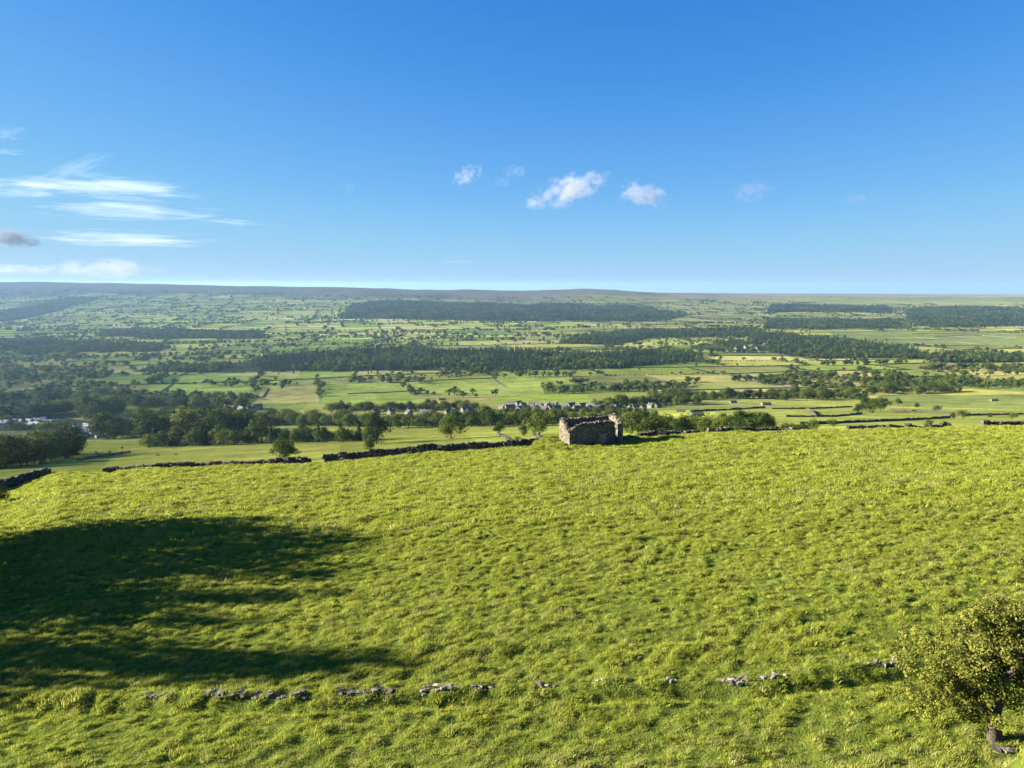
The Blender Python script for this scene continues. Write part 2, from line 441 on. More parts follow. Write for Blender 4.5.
def grid_mesh(name, ys, us, mat, colour=None, extra=None):
    U, Yg = np.meshgrid(us, ys)
    X = U * np.maximum(Yg, 6.0); Y = Yg
    x = X.ravel(); y = Y.ravel()
    z = height(x, y)
    if extra is not None: z = z + extra(x, y)
    ny, nx = len(ys), len(us)
    idx = np.arange(ny * nx).reshape(ny, nx)
    q = np.stack([idx[:-1, :-1], idx[:-1, 1:], idx[1:, 1:], idx[1:, :-1]], -1).reshape(-1, 4)
    me = mesh_np(name, np.stack([x, y, z], 1), q, None, mat, True)
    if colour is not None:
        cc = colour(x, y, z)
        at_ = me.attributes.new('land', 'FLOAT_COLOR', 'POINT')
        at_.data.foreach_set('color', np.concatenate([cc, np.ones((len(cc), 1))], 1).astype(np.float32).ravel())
    return me

def land_mat():
    m, nt, out = new_mat('valley_pasture'); L = nt.links
    va = N(nt, 'ShaderNodeVertexColor'); va.layer_name = 'land'
    tc = N(nt, 'ShaderNodeTexCoord')
    n1 = N(nt, 'ShaderNodeTexNoise'); n1.inputs['Scale'].default_value = 0.03; n1.inputs['Detail'].default_value = 8; n1.inputs['Roughness'].default_value = 0.65
    L.new(tc.outputs['Object'], n1.inputs['Vector'])
    mr = N(nt, 'ShaderNodeMapRange'); mr.inputs['From Min'].default_value = 0.3; mr.inputs['From Max'].default_value = 0.7; mr.inputs['To Min'].default_value = 0.62; mr.inputs['To Max'].default_value = 1.36
    L.new(n1.outputs['Fac'], mr.inputs[0])
    mu = N(nt, 'ShaderNodeMix', data_type='RGBA', blend_type='MULTIPLY'); mu.inputs[0].default_value = 1
    L.new(va.outputs['Color'], mu.inputs[6]); L.new(mr.outputs[0], mu.inputs[7])
    n2 = N(nt, 'ShaderNodeTexNoise'); n2.inputs['Scale'].default_value = 0.25; n2.inputs['Detail'].default_value = 5
    L.new(tc.outputs['Object'], n2.inputs['Vector'])
    m2 = N(nt, 'ShaderNodeMapRange'); m2.inputs['From Min'].default_value = 0.3; m2.inputs['From Max'].default_value = 0.7; m2.inputs['To Min'].default_value = 0.78; m2.inputs['To Max'].default_value = 1.2
    L.new(n2.outputs['Fac'], m2.inputs[0])
    mu2 = N(nt, 'ShaderNodeMix', data_type='RGBA', blend_type='MULTIPLY'); mu2.inputs[0].default_value = 1
    L.new(mu.outputs[2], mu2.inputs[6]); L.new(m2.outputs[0], mu2.inputs[7]); mu = mu2
    bp = N(nt, 'ShaderNodeBump'); bp.inputs['Distance'].default_value = 1.2; bp.inputs['Strength'].default_value = 0.35; L.new(n2.outputs['Fac'], bp.inputs['Height'])
    df = N(nt, 'ShaderNodeBsdfDiffuse'); df.inputs['Roughness'].default_value = 1.0
    L.new(mu.outputs[2], df.inputs['Color']); L.new(bp.outputs[0], df.inputs['Normal'])
    L.new(df.outputs[0], out.inputs['Surface'])
    return m

def turf_mat():
    m, nt, out = new_mat('pasture_turf'); L = nt.links
    tc = N(nt, 'ShaderNodeTexCoord')
    n1 = N(nt, 'ShaderNodeTexNoise'); n1.inputs['Scale'].default_value = 1.3; n1.inputs['Detail'].default_value = 7; n1.inputs['Roughness'].default_value = 0.7
    L.new(tc.outputs['Object'], n1.inputs['Vector'])
    rp = ramp(nt, [(0.3, (0.050, 0.068, 0.012)), (0.55, (0.100, 0.128, 0.020)), (0.75, (0.180, 0.190, 0.045))]); L.new(n1.outputs['Fac'], rp.inputs[0])
    n2 = N(nt, 'ShaderNodeTexNoise'); n2.inputs['Scale'].default_value = 14; n2.inputs['Detail'].default_value = 4
    L.new(tc.outputs['Object'], n2.inputs['Vector'])
    bp = N(nt, 'ShaderNodeBump'); bp.inputs['Distance'].default_value = 0.06; L.new(n2.outputs['Fac'], bp.inputs['Height'])
    df = N(nt, 'ShaderNodeBsdfDiffuse'); L.new(rp.outputs[0], df.inputs['Color']); L.new(bp.outputs[0], df.inputs['Normal'])
    L.new(df.outputs[0], out.inputs['Surface'])
    return m

us_v = np.concatenate([np.linspace(-1.25, -0.76, 60)[:-1], np.linspace(-0.76, 0.76, 1150), np.linspace(0.76, 1.25, 60)[1:]])
ys_v = np.concatenate([np.geomspace(112, 700, 170)[:-1], np.geomspace(700, 3000, 260)[:-1], np.geomspace(3000, 20000, 190)])
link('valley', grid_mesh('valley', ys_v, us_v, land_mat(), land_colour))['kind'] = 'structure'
us_f = np.concatenate([np.linspace(-1.25, -0.76, 60)[:-1], np.linspace(-0.76, 0.76, 760), np.linspace(0.76, 1.25, 60)[1:]])
ys_f = np.concatenate([np.linspace(-6, 14, 40)[:-1], np.linspace(14, 40, 260)[:-1], np.geomspace(40, 112, 280)])
link('field', grid_mesh('field', ys_f, us_f, turf_mat(), None, lambda x, y: micro(x, y) * np.clip((y - 2) / 10, 0, 1) * np.clip((112 - y) / 3, 0, 1)))['kind'] = 'structure'

# ------------------------------------------------------------------ scatter of instances, for stuff only
def unlinked(name, meshes):
    c = D.collections.new(name)
    for k, me in enumerate(meshes):
        c.objects.link(D.objects.new('%s_%02d' % (name, k), me))
    return c

def scatter(name, protos, pts, rot, scl, idx, kind='stuff'):
    me = D.meshes.new(name)
    me.vertices.add(len(pts)); me.vertices.foreach_set('co', np.asarray(pts, np.float32).ravel())
    for nm, ty, dat, key in (('rot', 'FLOAT_VECTOR', rot, 'vector'), ('scl', 'FLOAT_VECTOR', scl, 'vector'), ('idx', 'INT', idx, 'value')):
        a = me.attributes.new(nm, ty, 'POINT')
        a.data.foreach_set(key, np.asarray(dat, np.int32 if ty == 'INT' else np.float32).ravel())
    ng = D.node_groups.new(name + '_nodes', 'GeometryNodeTree')
    ng.interface.new_socket('Geometry', in_out='INPUT', socket_type='NodeSocketGeometry')
    ng.interface.new_socket('Geometry', in_out='OUTPUT', socket_type='NodeSocketGeometry')
    gi = ng.nodes.new('NodeGroupInput'); go = ng.nodes.new('NodeGroupOutput')
    iop = ng.nodes.new('GeometryNodeInstanceOnPoints'); ci = ng.nodes.new('GeometryNodeCollectionInfo')
    ci.inputs['Collection'].default_value = protos; ci.inputs['Separate Children'].default_value = True; ci.inputs['Reset Children'].default_value = True
    def named(nm, ty):
        n = ng.nodes.new('GeometryNodeInputNamedAttribute'); n.data_type = ty; n.inputs['Name'].default_value = nm; return n
    r = named('rot', 'FLOAT_VECTOR'); s = named('scl', 'FLOAT_VECTOR'); i = named('idx', 'INT')
    e = ng.nodes.new('FunctionNodeEulerToRotation')
    L = ng.links
    L.new(gi.outputs[0], iop.inputs['Points']); L.new(ci.outputs[0], iop.inputs['Instance'])
    iop.inputs['Pick Instance'].default_value = True
    L.new(i.outputs['Attribute'], iop.inputs['Instance Index'])
    L.new(r.outputs['Attribute'], e.inputs[0]); L.new(e.outputs[0], iop.inputs['Rotation'])
    L.new(s.outputs['Attribute'], iop.inputs['Scale']); L.new(iop.outputs[0], go.inputs[0])
    o = link(name, me); md = o.modifiers.new('scatter', 'NODES'); md.node_group = ng
    o['kind'] = kind
    return o

# ------------------------------------------------------------------ grass of the pasture
def tuft(seed, n, h, spread, bw, mat, lean=0.35):
    g = np.random.default_rng(seed)
    b = g.normal(0, spread * 0.45, (n, 2))
    az = g.uniform(0, 2 * np.pi, n)
    ln = g.uniform(0.1, 1.0, n) * lean
    hh = h * g.uniform(0.55, 1.1, n) * (1 - 0.35 * np.clip(np.hypot(b[:, 0], b[:, 1]) / spread, 0, 1))
    wind = np.array([0.28, -0.08])
    dx = np.cos(az) * ln + wind[0] + b[:, 0] / spread * 0.4; dy = np.sin(az) * ln + wind[1] + b[:, 1] / spread * 0.4
    pa = g.uniform(0, 2 * np.pi, n); wx = np.cos(pa) * bw / 2; wy = np.sin(pa) * bw / 2
    base = np.stack([b[:, 0], b[:, 1], np.full(n, -0.03)], 1)
    mid = base + np.stack([dx * hh * 0.35, dy * hh * 0.35, hh * 0.6], 1)
    tip = base + np.stack([dx * hh * 1.1, dy * hh * 1.1, hh * 0.95 - 0.3 * hh * ln], 1)
    W = np.stack([wx, wy, wx * 0], 1)
    V = np.stack([base - W, base + W, mid + W * 0.8, mid - W * 0.8, tip], 1).reshape(-1, 3)
    k = np.arange(n)[:, None] * 5
    q = k + np.array([[0, 1, 2, 3]]); t = k + np.array([[3, 2, 4]])
    return mesh_np('tuft', V, q, t, mat)

M_grass = foliage_mat('grass_blade', (0.125, 0.162, 0.015), (0.285, 0.328, 0.040), (0.480, 0.482, 0.115), 0.45, 0.9, 0.45)
M_dry = foliage_mat('grass_dry', (0.16, 0.18, 0.04), (0.28, 0.295, 0.085), (0.44, 0.43, 0.17), 0.4, 1.0, 0.4)
tufts = [tuft(100 + k, 34, 0.21, 0.15, 0.013, M_grass) for k in range(5)] + [tuft(150, 30, 0.26, 0.15, 0.011, M_dry, 0.5)] \
    + [tuft(200 + k, 50, 0.24, 0.26, 0.026, M_grass) for k in range(4)] + [tuft(250, 44, 0.28, 0.25, 0.022, M_dry, 0.5)]
c_tufts = unlinked('grass_tufts', tufts)

def grass_points(y0, y1, dens, jitter_u=0.84):
    area = jitter_u * (y1 ** 2 - y0 ** 2)
    n = int(area * dens)
    y = np.sqrt(rng.uniform(y0 ** 2, y1 ** 2, n)); x = rng.uniform(-jitter_u, jitter_u, n) * y
    return x, y
gp = []; gs = []; gr = []; gi = []
for (y0, y1, dens, big) in ((8, 12, 60, 0), (12, 27, 46, 0), (27, 48, 30, 0), (48, 75, 16, 1), (75, 108, 10.0, 1)):
    x, y = grass_points(y0, y1, dens)
    m = micro(x, y)
    c = fbm(x / 5.5, y / 4.0, 301, 3)
    keep = rng.uniform(0, 1, len(x)) < np.clip(0.10 + m * 6.2, 0.08, 1)
    bx = (x - BARN_X - 3.0); by = (y - BARN_Y - 2.4)
    keep &= ~((np.abs(bx) < 3.7) & (np.abs(by) < 2.6))
    x, y, m, c = x[keep], y[keep], m[keep], c[keep]
    z = height(x, y) + m * 0.9 * np.clip((y - 2) / 10, 0, 1)
    s = (0.42 + 4.4 * np.minimum(m, 0.30) + 0.2 * c) * rng.uniform(0.7, 1.25, len(x))
    gp.append(np.stack([x, y, z], 1)); gs.append(np.stack([s * rng.uniform(0.9, 1.3, len(x)), s * rng.uniform(0.9, 1.3, len(x)), s], 1))
    gr.append(np.stack([rng.normal(0, 0.12, len(x)), rng.normal(0.1, 0.12, len(x)), rng.uniform(-0.7, 0.7, len(x))], 1))
    dry = rng.uniform(0, 1, len(x)) < np.clip(0.12 + 0.25 * c + 0.35 * np.clip((19.5 - y) / 2.5, 0, 1), 0.02, 0.6)
    k = rng.integers(0, 5, len(x)) if not big else rng.integers(6, 10, len(x))
    k = np.where(dry, 5 if not big else 10, k)
    gi.append(k)
o = scatter('grass', c_tufts, np.concatenate(gp), np.concatenate(gr), np.concatenate(gs), np.concatenate(gi))
tag(o, 'long tussocky sunlit grass covering the sloping pasture', 'grass')

# ------------------------------------------------------------------ trees
def leaf_quads(cent, size, outward, g, flat=0.33):
    n = len(cent)
    nr = g.normal(0, 1, (n, 3)) * flat + outward
    nr /= np.linalg.norm(nr, axis=1)[:, None] + 1e-9
    ref = g.normal(0, 1, (n, 3))
    a = np.cross(nr, ref); a /= np.linalg.norm(a, axis=1)[:, None] + 1e-9
    b = np.cross(nr, a)
    s = size * g.uniform(0.6, 1.3, (n, 1))
    a = a * s * 0.5; b = b * s * 0.5 * g.uniform(0.5, 1, (n, 1))
    V = np.stack([cent - a, cent + b * 0.9, cent + a, cent - b * 0.9], 1).reshape(-1, 3)
    q = np.arange(n * 4).reshape(-1, 4)
    return V, q

def broadleaf(seed, H, lobes, leaves, lsize, rx=0.42, base=0.16, top=1.0, squash=1.0):
    """trunk mesh and crown mesh for a broadleaf tree H metres tall"""
    g = np.random.default_rng(seed)
    tr = MB()
    th = H * (base + 0.22)
    tr.tube([[0, 0, -0.6], [0.01 * H, 0, H * 0.08], [0.02 * H * g.normal(), 0.02 * H * g.normal(), th], [0.03 * H * g.normal(), 0.03 * H * g.normal(), H * 0.7]],
            [0.034 * H, 0.024 * H, 0.018 * H, 0.006 * H], 7)
    C = []; Rr = []
    cz = H * (base + top) / 2; hz = H * (top - base) / 2
    for k in range(lobes):
        v = g.normal(0, 1, 3); v /= np.linalg.norm(v)
        r = g.uniform(0.3, 0.76)
        wob = 1 + 0.25 * math.sin(3 * math.atan2(v[1], v[0]) + seed)
        taper = 1.0 - 0.25 * max(0, v[2])
        C.append([v[0] * r * rx * H * wob * taper, v[1] * r * rx * H * wob * taper, cz + v[2] * r * hz])
        Rr.append(H * g.uniform(0.12, 0.22) * squash)
    C = np.array(C); Rr = np.array(Rr)
    for k in range(0, lobes, 3):
        s = np.array([0, 0, th * g.uniform(0.7, 1.2)])
        tr.tube([s, s * 0.4 + C[k] * 0.6 + [0, 0, -0.02 * H], C[k]], [0.012 * H, 0.007 * H, 0.003 * H], 5)
    per = leaves // lobes
    P = []; O = []
    for k in range(lobes):
        d = g.normal(0, 1, (per, 3)); d /= np.linalg.norm(d, axis=1)[:, None]
        rr = Rr[k] * g.uniform(0.45, 1.05, (per, 1)) ** 0.6
        P.append(C[k] + d * rr * [1, 1, 0.82]); O.append(d * 0.8 + [0, 0, 0.25])
    V, q = leaf_quads(np.concatenate(P), lsize, np.concatenate(O), g)
    V[:, 2] = np.maximum(V[:, 2], H * base * 0.55)
    return tr.mesh('trunk', M_bark, True), mesh_np('crown', V, q, None, M_leaf)

def conifer(seed, H, tiers, leaves, lsize, rx=0.2):
    g = np.random.default_rng(seed)
    tr = MB(); tr.tube([[0, 0, -0.5], [0, 0, H * 0.5], [0, 0, H * 0.97]], [0.022 * H, 0.013 * H, 0.003 * H], 6)
    P = []; O = []
    for k in range(tiers):
        f = k / (tiers - 1)
        z = H * (0.10 + 0.88 * f); r = rx * H * (1 - f) ** 0.8 * g.uniform(0.8, 1.15) + 0.012 * H
        n = max(6, int(leaves / tiers * (1.5 - f)))
        a = g.uniform(0, 2 * np.pi, n); rr = r * np.sqrt(g.uniform(0.08, 1, n)) * (1 + 0.25 * np.sin(a * 5 + k))
        P.append(np.stack([np.cos(a) * rr, np.sin(a) * rr, z - 0.35 * rr + g.normal(0, 0.012 * H, n)], 1))
        O.append(np.stack([np.cos(a) * 0.7, np.sin(a) * 0.7, np.full(n, 0.6)], 1))
    V, q = leaf_quads(np.concatenate(P), lsize, np.concatenate(O), g)
    return tr.mesh('trunk', M_bark, True), mesh_np('crown', V, q, None, M_con)

def joined(pair):
    a, b = pair
    me = D.meshes.new('small_tree')
    va = np.empty(len(a.vertices) * 3, np.float32); a.vertices.foreach_get('co', va)
    vb = np.empty(len(b.vertices) * 3, np.float32); b.vertices.foreach_get('co', vb)
    qa = np.array([list(p.vertices) for p in a.polygons if len(p.vertices) == 4]); qb = np.array([list(p.vertices) for p in b.polygons])
    me = mesh_np('small_tree', np.concatenate([va.reshape(-1, 3), vb.reshape(-1, 3)]), np.concatenate([qa, qb + len(a.vertices)]), None, M_bark)
    me.materials.append(b.materials[0])
    mi = np.zeros(len(me.polygons), np.int32); mi[len(qa):] = 1
    me.polygons.foreach_set('material_index', mi)
    return me

# unit prototypes are 10 m tall
BL = [broadleaf(1, 10, 30, 3400, 0.46, 0.50, 0.03), broadleaf(2, 10, 34, 3600, 0.46, 0.54, 0.04), broadleaf(3, 10, 26, 3000, 0.46, 0.42, 0.02),
      broadleaf(4, 10, 32, 3400, 0.46, 0.56, 0.10, 1.0), broadleaf(5, 10, 22, 2600, 0.46, 0.38, 0.0)]
BUSH = [broadleaf(21, 10, 20, 1800, 0.55, 0.62, 0.02, 1.0, 1.3), broadleaf(22, 10, 18, 1700, 0.55, 0.75, 0.0, 1.0, 1.4)]
CN = [conifer(31, 10, 16, 1300, 0.60), conifer(32, 10, 15, 1200, 0.60, 0.24)]
FAR_LEAF = [joined(broadleaf(40 + k, 10, 12, 260, 1.25, 0.42, 0.08)) for k in range(4)]
FAR_CON = [joined(conifer(50 + k, 10, 9, 170, 1.3, 0.22)) for k in range(3)]
FAR_BUSH = [joined(broadleaf(60 + k, 10, 8, 110, 2.4, 0.75, 0.0, 1.0, 1.5)) for k in range(3)]
c_far = unlinked('far_trees', FAR_LEAF + FAR_CON + FAR_BUSH)      # 0-3 leaf, 4-6 conifer, 7-9 bush

def plant(kind, pair, loc, h, w, label, cat, group=None):
    t = thing(kind, label, cat, loc, random.uniform(0, 6.28), group)
    t.scale = (h / 10 * w, h / 10 * w, h / 10)
    a = link('trunk', pair[0], t); b = link('crown', pair[1], t)
    return t

ORD = ['first', 'second', 'third', 'fourth', 'fifth', 'sixth', 'seventh', 'eighth', 'ninth', 'tenth', 'eleventh', 'twelfth', 'thirteenth', 'fourteenth', 'fifteenth',
       'sixteenth', 'seventeenth', 'eighteenth', 'nineteenth', 'twentieth', 'twenty-first', 'twenty-second', 'twenty-third', 'twenty-fourth', 'twenty-fifth', 'twenty-sixth',
       'twenty-seventh', 'twenty-eighth', 'twenty-ninth', 'thirtieth', 'thirty-first', 'thirty-second', 'thirty-third', 'thirty-fourth', 'thirty-fifth', 'thirty-sixth']

UNDER = []
NEARTREES = []                                     # xy of every individual, to keep the stuff clear of them
def belt(cols, rows, n, hpx, kinds, where, group, kind='broadleaf_tree', cat='tree', wmul=1.0, jc=1.1, jr=1.3):
    """n trees strung between pixel columns, their feet on the ground seen there"""
    lst = []
    for k in range(n):
        f = (k + 0.5) / n
        c = cols[0] + (cols[1] - cols[0]) * f + random.uniform(-jc, jc) * (cols[1] - cols[0]) / n
        r = np.interp(f, np.linspace(0, 1, len(rows)), rows) + random.uniform(-jr, jr)
        lst.append((c, r))
    lst.sort()
    if n > 4: UNDER.append((cols, rows, hpx[1], jr))
    for k, (c, r) in enumerate(lst):
        p = ground_at(c, r)
        h = hpx[1] * random.triangular(0.62, 1.12, 0.95) * px(p[1], -p[2])
        plant(kind, random.choice(kinds), p - [0, 0, 0.2], h, random.uniform(1.1, 1.6) * wmul, '%s from the left %s' % (ORD[k], where), cat, group)
        NEARTREES.append(p[:2])

def single(c, r, hpx, pair, label, kind='broadleaf_tree', cat='tree', w=1.0, ymin=112.0):
    p = ground_at(c, r, ymin)
    plant(kind, pair, p - [0, 0, 0.15], hpx * px(p[1], -p[2]), w, label, cat)
    NEARTREES.append(p[:2])

# trees with a character of their own
single(451, 439, 27, BL[1], 'large round sunlit tree standing alone behind the long drystone wall', w=1.15)
single(376, 444, 35, BL[2], 'tall upright tree at the right end of the shelterbelt', w=1.05)
single(370, 452, 19, BL[4], 'small narrow tree just in front of the tall upright one')
single(285, 461, 27, BL[0], 'low spreading tree growing behind the tumbled end of the drystone wall', w=1.25)
single(262, 443, 29, BL[1], 'tall dark tree rising from the middle of the shelterbelt')
single(499, 434, 15, BL[0], 'small dark round tree beside the pale wall running downhill')
single(539, 437, 27, BL[1], 'big dark tree just left of the ruined barn', w=1.15)
single(524, 436, 16, BL[2], 'smaller lighter tree against the left of the big dark one by the barn')
single(517, 444, 9, BUSH[0], 'small pale bush on the wall left of the ruined barn', 'bush', 'bush')
for k, (c, r, h, b, lab) in enumerate([
        (858, 413, 11, 0, 'leftmost low tree of the clump standing alone in the right-hand fields'),
        (865, 411, 19, 2, 'tallest tree of the clump standing alone in the right-hand fields'),
        (873, 413, 16, 1, 'dark middle tree of the clump standing alone in the right-hand fields'),
        (880, 412, 17, 3, 'rightmost dark tree of the clump standing alone in the right-hand fields'),
        (898, 405, 9, 0, 'small pale tree a little right of the lone clump'),
        (917, 408, 6, 1, 'tiny tree in the open field right of the lone clump')]):
    single(c, r, h, BL[b], lab)
single(813, 431, 14, BUSH[0], 'dark rounded bush against the crest wall right of the barn', 'bush', 'bush')
single(833, 428, 11, BUSH[1], 'pale open bush right of the dark rounded one at the crest wall', 'bush', 'bush')
single(928, 428, 10, BUSH[0], 'low grey green bush behind the crest wall below the lone clump', 'bush', 'bush')
single(953, 419, 8, BUSH[0], 'left one of two touching bushes in the field near the right edge', 'bush', 'bush')
single(963, 419, 11, BUSH[1], 'right taller one of two touching bushes in the field near the right edge', 'bush', 'bush')
single(936, 412, 8, BUSH[1], 'wide pale bush in the field left of the two touching bushes', 'bush', 'bush')
single(1012, 420, 9, BUSH[1], 'bush close to the right edge above the last stretch of wall', 'bush', 'bush')
single(990, 418, 6, BUSH[0], 'tiny bush between the touching pair and the right edge', 'bush', 'bush')

belt((-75, 74), (472, 469, 458), 17, (27, 38), BL, 'in the shaded wood at the left edge, front row', 'front row of the shaded wood at the left edge')
belt((-6, 74), (461, 456), 10, (16, 24), BL, 'in the shaded wood at the left edge, back row', 'back row of the shaded wood at the left edge', jr=2)
belt((143, 255), (447, 443.5), 18, (15, 20), [BL[2], BL[4], CN[1]], 'in the left half of the shelterbelt below the town', 'left half of the shelterbelt', 'shelterbelt_tree')
belt((268, 372), (442.5, 441.5), 16, (13, 18), [BL[2], BL[4], CN[1]], 'in the right half of the shelterbelt below the town', 'right half of the shelterbelt', 'shelterbelt_tree')
belt((110, 258), (439.5, 432), 12, (25, 31), BL, 'among the big crowns rising behind the shelterbelt', 'big trees behind the shelterbelt', wmul=1.15)
belt((130, 250), (432, 425), 9, (18, 25), BL, 'of the half hidden trees behind the big crowns', 'trees behind the big crowns')
belt((255, 420), (425.5, 427.5), 20, (14, 18), BL, 'in the dark belt left of the village, left part', 'dark tree belt, left part')
belt((420, 560), (427.5, 424.5), 20, (15, 20), BL, 'in the dark belt below the village, right part', 'dark tree belt, right part')
belt((560, 655), (423, 421), 11, (11, 15), BL, 'in the dark row just behind the ruined barn', 'trees behind the barn')
belt((-5, 100), (420, 412), 13, (15, 21), BL, 'in the row above the caravan park', 'trees above the caravan park')
belt((10, 66), (431, 429), 5, (9, 11), BL, 'of the trees between the white caravans', 'trees among the caravans')
belt((84, 122), (421, 414), 5, (22, 28), BL, 'of the tall trees at the right end of the caravan park', 'trees right of the caravans')
belt((628, 768), (434, 430.5), 17, (15, 23), BL[:3] + BUSH, 'in the ragged row behind the wall right of the barn', 'ragged trees right of the barn', wmul=1.1)
belt((770, 812), (431, 430), 5, (6, 9), BUSH, 'of the low shrubs behind the wall right of the ragged row', 'low shrubs behind the crest wall', 'bush', 'bush')
belt((498, 630), (414.5, 413.5), 20, (6, 9), BL, 'of the small trees along the front of the village', 'small trees in front of the village')
belt((330, 480), (412, 411), 15, (9, 13), BL, 'among the trees of the scattered cottages left of the village', 'trees among the cottages left of the village')
belt((595, 700), (409, 404), 13, (9, 14), BL, 'among the trees right of the village houses', 'trees right of the village')
belt((-5, 130), (404, 400), 14, (11, 15), BL, 'in the broken line two fields above the caravans', 'broken tree line above the caravans')
belt((130, 250), (407, 409), 12, (12, 16), BL, 'in the line between the big crowns and the straw field', 'tree line above the big crowns')
belt((650, 860), (399, 400), 18, (8, 13), BL, 'in the hedge line crossing the fields right of the village', 'hedge trees right of the village')
belt((770, 960), (396, 393), 16, (7, 11), BL, 'in the long hedge above the lone clump', 'hedge trees above the lone clump')

# bushes and saplings under the belts
ux = []; uh = []
for cols, rows, hp, jr in UNDER:
    n = int((cols[1] - cols[0]) / 1.9)
    for f in np.linspace(0, 1, n):
        p = ground_at(cols[0] + (cols[1] - cols[0]) * f + random.uniform(-1, 1), float(np.interp(f, np.linspace(0, 1, len(rows)), rows)) - random.uniform(0.2, 1.0 + jr))
        ux.append(p - [0, 0, 0.3]); uh.append(random.uniform(0.35, 0.72) * hp * px(p[1], -p[2]))
ux = np.array(ux); uh = np.array(uh)
c_under = unlinked('undergrowth_bushes', [joined(b) for b in BUSH])
tag(scatter('undergrowth', c_under, ux, np.stack([uh * 0, uh * 0, rng.uniform(0, 6.28, len(uh))], 1), np.stack([uh / 10 * 0.8, uh / 10 * 0.8, uh / 10], 1), rng.integers(0, 2, len(uh))),
    'bushy undergrowth filling the feet of the tree belts', 'undergrowth')

# trees outside the left edge, whose shadows lie across the pasture
for (X, Y, h, w, b, lab) in ((-48, 52.5, 17.2, 0.75, 1, 'farthest of the trees off the left edge shading the pasture'),
                             (-47, 47.5, 16.6, 0.66, 3, 'second farthest of the trees off the left edge shading the pasture'),
                             (-46, 42.5, 16.8, 0.55, 0, 'middle tree off the left edge shading the pasture'),
                             (-46, 38.4, 15.6, 0.55, 2, 'second nearest of the trees off the left edge shading the pasture'),
                             (-45, 28.8, 16.6, 0.55, 1, 'nearest of the trees off the left edge shading the pasture'),
                             (-44, 52.0, 9.5, 0.9, 4, 'small tree off the left edge beside the farthest shading tree'),
                             (-40, 42.5, 8.5, 1.0, 0, 'small tree off the left edge in front of the middle shading trees'),
                             (-39, 38.0, 7.5, 1.0, 3, 'low round tree off the left edge in front of the middle shading trees'),
                             (-43, 34.6, 13.4, 0.62, 1, 'low wide tree off the left edge between the shading trees'),
                             (-49, 57.0, 15.5, 0.75, 0, 'tallest tree off the left edge beyond the other shading trees'),
                             (-38, 26.8, 7.0, 0.7, 4, 'small tree off the left edge in front of the nearest shading tree')):
    plant('broadleaf_tree', BL[b], (X, Y, float(height(X, Y)) - 0.2), h, w, lab, 'tree', 'trees off the left edge')

# ------------------------------------------------------------------ woods and far hedgerows: too many to count
NT = np.array(NEARTREES)
for nm, poly, sp, spacing, th, lab in WOOD_POLY:
    x0, y0 = poly.min(0); x1, y1 = poly.max(0)
    gx, gy = np.meshgrid(np.arange(x0, x1, spacing), np.arange(y0, y1, spacing))
    x = gx.ravel() + rng.uniform(-0.45, 0.45, gx.size) * spacing; y = gy.ravel() + rng.uniform(-0.45, 0.45, gx.size) * spacing
    e = 40 * np.clip(y / 1700, 1, 3.2) * fbm(x / (0.07 * y), y / (0.09 * y.mean()), 401, 3)
    keep = inside(poly, x + e, y + 2 * e) & (rng.uniform(0, 1, len(x)) < 0.95)
    keep &= fbm(x / 80, y / 130, 403, 3) > (-0.2 if sp == 'leaf' else -0.34)
    keep &= fbm(x / (0.06 * y), y / (0.10 * y.mean()), 409, 3) > (-0.30 if y.mean() > 2300 else -0.45)
    x, y = x[keep], y[keep]
    st = (rng.uniform(0, 1, len(x)) < 0.16) * np.clip(y / 1700, 1, 3)
    x = x + st * rng.normal(0, 45, len(x)); y = y + st * rng.normal(0, 40, len(x))
    z = height(x, y) - 0.4
    h = th * rng.uniform(0.6, 1.3, len(x)) * (1 + 0.25 * fbm(x / 90, y / 90, 405, 2))
    con = rng.uniform(0, 1, len(x)) < {'mix': 0.5, 'con': 0.7, 'leaf': 0.05}[sp]
    if sp == 'mix': con = fbm(x / 120, y / 160, 407, 2) + rng.uniform(-0.35, 0.35, len(x)) > 0
    idx = np.where(con, rng.integers(4, 7, len(x)), rng.integers(0, 4, len(x)))
    w = rng.uniform(0.8, 1.35, len(x)) * spacing / 9.5
    w = np.clip(w, 1.0, 1.9); h = h * 0.95
    s = np.stack([h / 10 * w, h / 10 * w, h / 10], 1)
    tag(scatter(nm, c_far, np.stack([x, y, z], 1), np.stack([x * 0, x * 0, rng.uniform(0, 6.28, len(x))], 1), s, idx), lab, 'wood')

# edges of the field pattern: hedges, trees, walls
def from_field(a, b):
    x = a * math.cos(FA) - b * math.sin(FA); y = a * math.sin(FA) + b * math.cos(FA)
    X, Y = x.copy(), y.copy()
    for _ in range(6):
        wx, wy = warp(X, Y); X = x - wx; Y = y - wy
    return X, Y

